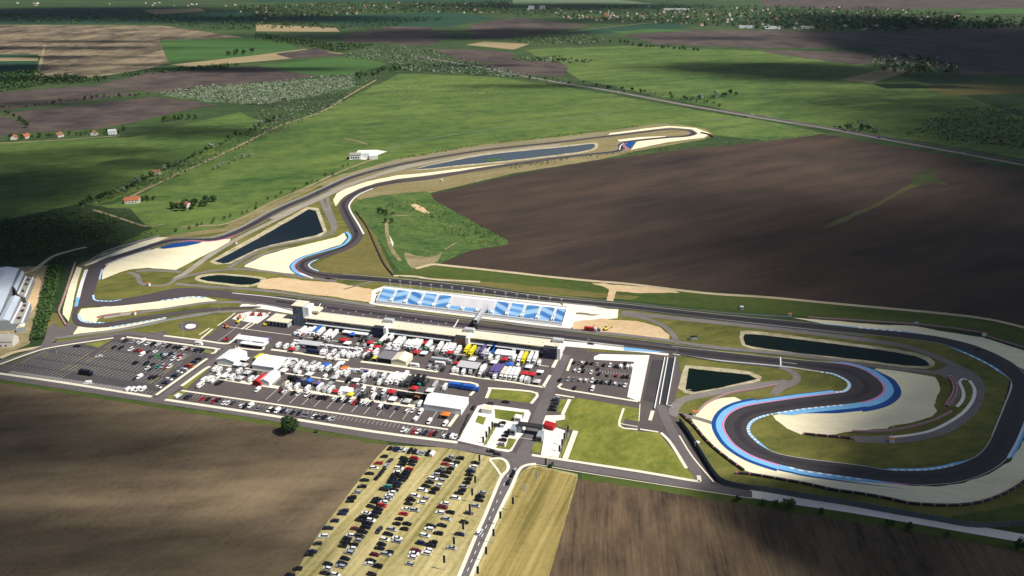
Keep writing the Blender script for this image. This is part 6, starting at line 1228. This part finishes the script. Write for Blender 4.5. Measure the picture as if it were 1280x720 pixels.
hedge([(560, 346), (600, 349), (640, 353)], 0, ['dark'], (1, 1), '', '')
hedge([(1050, 160), (1075, 162), (1100, 168)], 10, ['silver', 'dark'], (.8, 1.2), 'shrub beside the highway on the right', 'shrubs by the highway', 4, 2)
hedge([(470, 264), (480, 270), (488, 266), (486, 283)], 7, ['dark'], (.45, .8), 'dark bush in the rough green patch', 'bushes of the rough patch', 6, 4)
hedge([(220, 292), (260, 280), (300, 268), (340, 250), (372, 236), (410, 220), (440, 206)], 24, ['olive', 'olive', 'mid'], (.35, .6), 'low olive shrub along the dirt track north of the circuit', 'shrubs along the dirt track', 4, 2)
hedge([(8, 44), (40, 60)], 0, ['dark'], (1, 1), '', '')
def thicket(name, label, cat, poly, n, ks, s, dens=9, seed=1, z=.1):
    """an uncountable stand of growth: one mesh"""
    rr = random.Random(seed); xs = [p[0] for p in poly]; ys = [p[1] for p in poly]; vs = []; fs = []; mi = []; c = 0; mats = ks
    while c < n:
        x, y = rr.uniform(min(xs), max(xs)), rr.uniform(min(ys), max(ys))
        if not inside((x, y), poly): continue
        c += 1; r = rr.uniform(*s); k = len(fs); b = G(x, y, 0)
        blob(vs, fs, Vector((b.x, b.y, z + r * rr.uniform(.7, 1.2))), r, dens, rr, .8, .55); mi += [rr.randrange(len(mats))] * (len(fs) - k)
    o = link(name, newmesh(name, vs, fs, mats, mi)); return tag(o, label, cat, None, 'stuff')
thicket('woodland', 'black green woodland at the left edge above the factory', 'woodland', [(-40, 296), (0, 276), (60, 266), (110, 262), (140, 268), (150, 280), (120, 298), (60, 318), (0, 330), (-40, 336)], 1000, [L_DARK, L_DARK, L_MID, L_OLIVE], (.7, 2.0), 9, 1)
thicket('woodland', 'dark scrub wood across the wasteland beside the track corner', 'woodland', [(110, 262), (160, 262), (190, 285), (210, 290), (150, 306), (112, 316), (100, 300)], 260, [L_DARK, L_MID, L_OLIVE], (.5, 1.5), 9, 2)
thicket('hedge_belt', 'dense dark green hedge belt between factory yard and track', 'hedge', [(59, 338), (66, 330), (80, 324), (76, 340), (70, 366), (62, 398), (54, 424), (38, 426), (44, 404), (52, 372)], 520, [L_DARK, L_MID, L_MID], (1.0, 2.0), 14, 3)
thicket('scrub_thicket', 'pale silvery scrub on the old pasture, upper left', 'scrub', [(196, 117), (250, 108), (330, 104), (440, 93), (444, 106), (380, 122), (330, 132), (268, 128)], 2200, [L_SILV, L_SILV, L_OLIVE], (1.6, 3.2), 8, 4)
thicket('scrub_thicket', 'mixed green scrub below the silvery belt', 'scrub', [(330, 130), (380, 120), (440, 106), (480, 92), (470, 100), (420, 132), (370, 152), (330, 168), (320, 150)], 560, [L_MID, L_SILV, L_SILV, L_OLIVE], (.8, 2.4), 8, 5)
thicket('scrub_thicket', 'grey green scrub belt beyond the big meadow', 'scrub', [(440, 66), (480, 56), (540, 62), (600, 80), (660, 94), (640, 98), (560, 92), (500, 88), (484, 78), (430, 72)], 1300, [L_MID, L_DARK, L_SILV, L_SILV, L_SILV], (1.4, 3.6), 8, 6)
thicket('scrub_thicket', 'wooded belt stretching along the far fields', 'scrub', [(320, 42), (370, 48), (420, 56), (470, 56), (430, 66), (380, 58), (320, 50)], 300, [L_MID, L_DARK], (4, 6.5), 9, 7)
thicket('scrub_thicket', 'dark tree strip left of the wooded belt', 'scrub', [(0, 94), (40, 88), (60, 94), (134, 98), (130, 102), (60, 106), (0, 116)], 320, [L_MID, L_DARK, L_DARK], (3, 5.5), 10, 8)
thicket('scrub_thicket', 'tree belt at the edge of the far brown fields', 'scrub', [(150, 94), (240, 84), (300, 80), (296, 84), (200, 92), (152, 97)], 160, [L_MID, L_DARK], (2.5, 4.5), 9, 9)
thicket('scrub_thicket', 'pale thicket strewn over the big meadow', 'scrub', [(480, 108), (560, 100), (660, 112), (640, 122), (540, 127), (490, 122)], 1100, [L_SILV, L_OLIVE, L_MID], (.4, 1.1), 6, 10)
thicket('scrub_thicket', 'dark silvery scrub right of the highway', 'scrub', [(1160, 150), (1200, 136), (1290, 130), (1290, 190), (1230, 182), (1130, 170)], 1000, [L_SILV, L_DARK, L_MID], (1.0, 2.4), 8, 11)
thicket('scrub_thicket', 'sparse scrub clump left of the dark scrub', 'scrub', [(1040, 158), (1080, 152), (1100, 164), (1060, 166)], 60, [L_SILV, L_DARK], (1.6, 2.8), 9, 12)
thicket('scrub_thicket', 'tree clumps in the shadowed far right fields', 'scrub', [(1090, 72), (1130, 70), (1190, 76), (1196, 92), (1140, 92), (1095, 88)], 160, [L_SILV, L_DARK, L_MID], (4, 7), 9, 13)
thicket('scrub_thicket', 'bushy belt in the far centre meadows', 'scrub', [(640, 48), (740, 44), (760, 52), (740, 58), (650, 55)], 200, [L_SILV, L_OLIVE, L_MID], (3, 5.5), 8, 14)
thicket('scrub_thicket', 'tree belt below the far centre meadows', 'scrub', [(642, 73), (700, 72), (745, 78), (740, 80), (690, 78), (642, 76)], 120, [L_DARK, L_SILV, L_MID], (3, 5), 9, 15)
thicket('scrub_thicket', 'green undergrowth over the rough patch edge', 'scrub', [(540, 252), (600, 282), (632, 299), (626, 306), (600, 308), (570, 296), (545, 280), (500, 262), (470, 262), (500, 250)], 420, [L_MID, L_OLIVE, L_MID], (.5, 1.1), 8, 16)
thicket('scrub_thicket', 'brushwood along the northern field edge', 'scrub', [(620, 208), (700, 199), (780, 190), (840, 184), (1000, 170), (1000, 172), (840, 187), (700, 203), (640, 212)], 240, [L_MID, L_MID, L_OLIVE], (.6, 1.4), 7, 17)
thicket('scrub_thicket', 'dark brushwood north of the straight', 'scrub', [(500, 197), (600, 180), (700, 169), (800, 157), (800, 158.6), (700, 171), (600, 182.4), (500, 200)], 240, [L_DARK, L_MID], (.6, 1.2), 7, 18)
thicket('scrub_thicket', 'ragged pale scrub belt running diagonally down to the left', 'scrub', [(360, 144), (440, 112), (452, 118), (372, 156), (300, 186), (220, 222), (130, 252), (100, 262), (96, 256), (190, 216), (290, 172)], 1000, [L_SILV, L_OLIVE, L_MID, L_DARK], (.6, 1.9), 8, 30)
TOWN = [(640, 12), (760, 9), (860, 7), (960, 8), (1100, 10), (1200, 18), (1200, 28), (1090, 38), (960, 37), (870, 32), (760, 26), (700, 22), (640, 20)]
TOWN2 = [(300, 8), (420, 4), (640, 3), (640, 18), (520, 16), (420, 20), (330, 24), (300, 18)]
thicket('distant_woodland', 'tree canopy among the houses of the distant town', 'woodland', TOWN, 1700, [L_DARK, L_DARK, L_MID], (5, 9), 7, 20)
thicket('distant_woodland', 'tree canopy of the distant village at the top left', 'woodland', TOWN2, 1300, [L_DARK, L_DARK, L_MID, L_OLIVE], (6, 10), 7, 21)
thicket('distant_woodland', 'dark tree lines between the far fields, upper left', 'woodland', [(0, 18), (160, 18), (330, 22), (330, 34), (290, 40), (200, 30), (0, 29)], 420, [L_DARK, L_DARK, L_MID], (5, 9), 7, 22)
thicket('distant_woodland', 'dark tree lines between the far fields, centre', 'woodland', [(330, 27), (420, 30), (520, 22), (560, 24), (470, 36), (330, 36)], 200, [L_DARK, L_DARK], (5, 8), 7, 23)
thicket('distant_woodland', 'shaded woodland right of the distant town', 'woodland', [(1100, 24), (1300, 20), (1300, 34), (1100, 40)], 360, [L_DARK], (6, 10), 7, 24)
# houses of the town: one mesh each, a few pixels in the picture
HM = {}
for wk, wm in (('white', B_WHITE), ('sandy', B_PLAST)):
    for rk, rm in (('red', B_TILE), ('brown', B_TILE2), ('grey', B_FLAT)):
        m = MB(); m.gable(-7, 7, -5, 5, 0, 4.5, 8.5); HM[wk, rk] = m.mesh('town_house', [wm, rm])
rr = random.Random(77)
def town(poly, n, where, s=(.75, 1.25)):
    xs = [p[0] for p in poly]; ys = [p[1] for p in poly]; c = 0
    while c < n:
        x, y = rr.uniform(min(xs), max(xs)), rr.uniform(min(ys), max(ys))
        if not inside((x, y), poly): continue
        c += 1; wk, rk = rr.choice(['white', 'white', 'sandy']), rr.choice(['red', 'red', 'brown', 'grey'])
        o = link('house', HM[wk, rk], None, G(x, y, 0), rr.choice([.2, 1.77, .5, 2.0])); k = rr.uniform(*s); o.scale = (k, k, k)
        tag(o, f'tiny {wk} house with {rk} roof {where}', 'house', f'{wk} houses with {rk} roofs {where}')
town(TOWN, 120, 'in the distant town'); town(TOWN2, 60, 'in the distant village, top left')
town([(690, 16), (760, 13), (830, 22), (780, 28), (700, 24)], 26, 'in the old centre of the distant town')
town([(20, 4), (300, 3), (300, 8), (20, 8)], 14, 'at the far left horizon')
for i, (x, y, w, d, h, lb) in enumerate(((845, 12.4, 170, 26, 9, 'very long low pale hall at the back of the distant town'), (1008, 35.6, 60, 30, 9, 'white industrial hall at the near edge of the town, right of the pair'), (932, 35, 70, 30, 9, 'large white industrial hall, left of three at the town edge'), (962, 36, 60, 30, 10, 'white industrial hall, middle of three at the town edge'), (757, 21, 22, 22, 22, 'orange church like block in the old town centre'), (664, 11.6, 40, 14, 22, 'white apartment block at the left of the distant town, first of two'), (678, 11.6, 36, 14, 22, 'white apartment block at the left of the distant town, second of two'), (45, 5, 34, 20, 12, 'red roofed hall alone at the far left'))):
    t = thing('town_building', lb, 'building', G(x, y, 0), rr.uniform(-.15, .15)); m = MB(); m.box(-w / 2, w / 2, -d / 2, d / 2, 0, h); m.obj('wall', [B_WHITE if i not in (4,) else simple('orange_plaster', (.5, .25, .12), .8)], t)
    m = MB(); m.box(-w / 2 - .5, w / 2 + .5, -d / 2 - .5, d / 2 + .5, h, h + 1, 0, 0, 2); m.obj('roof', [B_LGREY if i not in (4, 7) else B_TILE], t)
m = MB(); m.cyl((0, 0, 0), (0, 0, 30), 4, 4, 4); m.cyl((0, 0, 30), (0, 0, 48), 4.2, .2, 4); tag(m.obj('church_tower', [B_PLAST], None, G(760.5, 22.6, 0)), 'pointed church tower beside the orange block in the distant town', 'church tower')
# traffic on the highway
for i, (x, y, c, v) in enumerate(((771, 115.6, 'w', 1), (702, 103, 'w', 1), (932, 146, 'k', 0), (940, 144, 'w', 1), (1099, 172.4, 'b', 1), (1204, 192, 'w', 0))):
    p = G(x, y, .4); lb = ['white van on the highway below the far trees', 'white van on the highway, farthest along it', 'dark car on the highway, just before a white van', 'white van on the highway where it leaves the trees', 'blue van on the highway above the dark field', 'white car on the highway, nearest the right edge'][i]
    put_van(p, -.5, c, lb, 'traffic on the highway') if v else put_car(p, -.5, 'saloon', c, lb, 'traffic on the highway')
# ================================================================ CLOUDS (unseen; cast the broad shadows, some lobes added to darken corners and meadows)
mc_ = bpy.data.materials.new('cloud_vapour'); mc_.use_nodes = True; nt = mc_.node_tree; nt.nodes.remove(nt.nodes['Principled BSDF'])
pv = nt.nodes.new('ShaderNodeVolumePrincipled'); pv.inputs['Color'].default_value = (.55, .56, .58, 1); pv.inputs['Density'].default_value = .02; pv.inputs['Anisotropy'].default_value = .3
nt.links.new(pv.outputs[0], nt.nodes['Material Output'].inputs['Volume'])
CLOUD_H = 1150.0
def cloud(label, gs, cell, ns, thr=.0, namp=.7):
    """gs: (px, py, rx_m, ry_m, thickness_m): lobes over the place they shade"""
    L_ = []
    for px, py, rx, ry, th in gs:
        c = G(px, py, 0) + SUN_H * (CLOUD_H / math.tan(SUN_EL)); L_.append((c.x, c.y, rx, ry, th))
    x0 = min(l[0] - l[2] * 1.7 for l in L_); x1 = max(l[0] + l[2] * 1.7 for l in L_); y0 = min(l[1] - l[3] * 1.7 for l in L_); y1 = max(l[1] + l[3] * 1.7 for l in L_)
    nx = int((x1 - x0) / cell) + 1; ny = int((y1 - y0) / cell) + 1; T = {}
    for j in range(ny + 1):
        for i in range(nx + 1):
            x, y = x0 + i * cell, y0 + j * cell; s = 0
            for cx, cy, rx, ry, th in L_:
                d2 = ((x - cx) / rx) ** 2 + ((y - cy) / ry) ** 2
                if d2 < 2.6: s = s + th * math.exp(-d2 * 1.3) - th * .034
            if s > 0:
                n = noise.fractal(Vector((x / ns[0], y / ns[1], 3.7)), .9, 2.1, 4); s = s * (1 + namp * n) - thr * s
                T[i, j] = max(0, s)
            else: T[i, j] = 0
    vs = []; fs = []; top = {}; bot = {}
    def vid(d, i, j, up):
        t = T[i, j]
        if t <= 0: d = top; up = 1
        if (i, j) not in d: d[i, j] = len(vs); vs.append((x0 + i * cell, y0 + j * cell, CLOUD_H + (t * .75 if up else -t * .25)))
        return d[i, j]
    for j in range(ny):
        for i in range(nx):
            q = [(i, j), (i + 1, j), (i + 1, j + 1), (i, j + 1)]
            if max(T[k] for k in q) <= 0: continue
            fs.append(tuple(vid(top, *k, 1) for k in q)); fs.append(tuple(vid(bot, *k, 0) for k in reversed(q)))
    o = link('cloud', newmesh('cloud', vs, fs, mc_, None, True)); o['label'] = label; o['kind'] = 'structure'; return o
cloud('broad grey cloud over the far right fields', [(1215, 44, 520, 1300, 300), (1290, 70, 420, 900, 300), (1130, 60, 300, 400, 150), (1290, 110, 200, 300, 120)], 60, (420, 700))
cloud('narrow cloud over the far right meadow', [(960, 84, 330, 120, 170), (1050, 92, 330, 150, 190), (1120, 98, 200, 110, 130)], 28, (160, 110))
cloud('cloud bank over the right edge of the ploughed field', [(1400, 200, 300, 520, 150), (1380, 350, 330, 260, 130), (1130, 290, 330, 240, 22)], 26, (300, 300), 0, .12)
cloud('unseen thin cloud shaped to dim the eastern bends and lower right corner', [(1330, 470, 140, 130, 100), (1340, 600, 110, 70, 120), (1280, 700, 120, 52, 80), (1340, 740, 90, 60, 150), (1120, 706, 120, 46, 34), (1190, 525, 90, 75, 20)], 14, (90, 60), 0, .5)  # lobes partly added to stand in for vignette at the right
cloud('cloud over the woodland left of the circuit', [(-20, 314, 135, 100, 380), (-50, 255, 130, 160, 200), (50, 306, 50, 40, 110)], 18, (110, 90))
cloud('cloud over the lower left field', [(40, 556, 110, 34, 62), (-60, 545, 100, 60, 70), (300, 560, 70, 24, 20), (110, 698, 110, 26, 75), (-90, 660, 90, 60, 50), (-20, 470, 50, 46, 40)], 10, (110, 60), 0, .5)
cloud('small cloud over the far left fields', [(60, 60, 500, 60, 90), (120, 52, 260, 50, 110), (90, 72, 220, 50, 110), (300, 87, 260, 60, 190), (20, 86, 180, 90, 190), (170, 81, 120, 30, 90), (60, 130, 200, 60, 40), (40, 100, 160, 60, 70)], 22, (200, 40), .1, 1.1)
cloud('long cloud over the horizon on the left', [(90, 16, 900, 700, 260), (330, 24, 700, 300, 200), (700, 8, 900, 600, 110), (480, 46, 700, 260, 60), (760, 26, 500, 260, 40)], 90, (700, 300))
cloud('cloud over the far centre fields', [(660, 40, 230, 220, 190), (600, 46, 200, 120, 120), (520, 40, 300, 200, 80), (590, 82, 200, 40, 40), (900, 48, 260, 90, 60)], 36, (260, 160))
cloud('unseen ragged cloud with thin lobes added to darken the meadows', [(60, 235, 130, 70, 70), (250, 165, 130, 60, 90), (0, 200, 90, 60, 50), (150, 190, 100, 30, 40), (700, 108, 140, 40, 60), (190, 205, 60, 40, 60), (80, 205, 210, 130, 42), (1120, 125, 260, 260, 42), (1240, 140, 150, 200, 50), (620, 108, 120, 40, 40)], 14, (80, 50))  # broad thin lobes added to darken the meadows left and right
# ================================================================ LIGHT, SKY, CAMERA
w = bpy.data.worlds.new('World'); sc.world = w; w.use_nodes = True; nt = w.node_tree; bg = nt.nodes['Background']; sk = nt.nodes.new('ShaderNodeTexSky'); sk.sky_type = 'NISHITA'; sk.sun_disc = False
sk.sun_elevation = SUN_EL; sk.sun_rotation = math.atan2(SUN_H.x, SUN_H.y); sk.altitude = 150; sk.air_density = 1.0; sk.dust_density = .6
nt.links.new(sk.outputs[0], bg.inputs[0]); bg.inputs[1].default_value = .05
sl = bpy.data.lights.new('Sun', 'SUN'); sl.energy = 5.0; sl.angle = math.radians(.5); sl.color = (1, .955, .88); so = bpy.data.objects.new('Sun', sl); COL.objects.link(so); so.rotation_euler = (-SUN_V).to_track_quat('-Z', 'Y').to_euler()
cd = bpy.data.cameras.new('Camera'); co = bpy.data.objects.new('Camera', cd); COL.objects.link(co); co.location = (0, 0, H); co.rotation_euler = (math.pi / 2 - TH, 0, 0); cd.sensor_width = 36; cd.lens = 36 * F / 1280; cd.clip_start = 1; cd.clip_end = 40000; sc.camera = co
sc.view_settings.view_transform = 'Standard'; sc.view_settings.look = 'None'; sc.view_settings.exposure = .28; sc.view_settings.gamma = 1; sc.view_settings.use_curve_mapping = False
sc.cycles.max_bounces = 4; sc.cycles.diffuse_bounces = 2; sc.cycles.glossy_bounces = 2; sc.cycles.volume_bounces = 1; sc.cycles.transparent_max_bounces = 8
#HAZE
bm = bmesh.new(); bmesh.ops.create_cube(bm, size=1); hz = bpy.data.meshes.new('haze'); bm.to_mesh(hz); bm.free(); ho = link('haze', hz); ho.scale = (26000, 17600, 330); ho.location = (0, 8000, 164); ho['kind'] = 'stuff'; ho['label'] = 'thin bluish summer haze over the plain'; ho['category'] = 'haze'
hm = bpy.data.materials.new('haze_air'); hm.use_nodes = True; nt = hm.node_tree; nt.nodes.remove(nt.nodes['Principled BSDF']); pv = nt.nodes.new('ShaderNodeVolumePrincipled'); pv.inputs['Color'].default_value = (.62, .78, .95, 1); pv.inputs['Density'].default_value = .000008; pv.inputs['Anisotropy'].default_value = .2
nt.links.new(pv.outputs[0], nt.nodes['Material Output'].inputs['Volume']); hz.materials.append(hm)
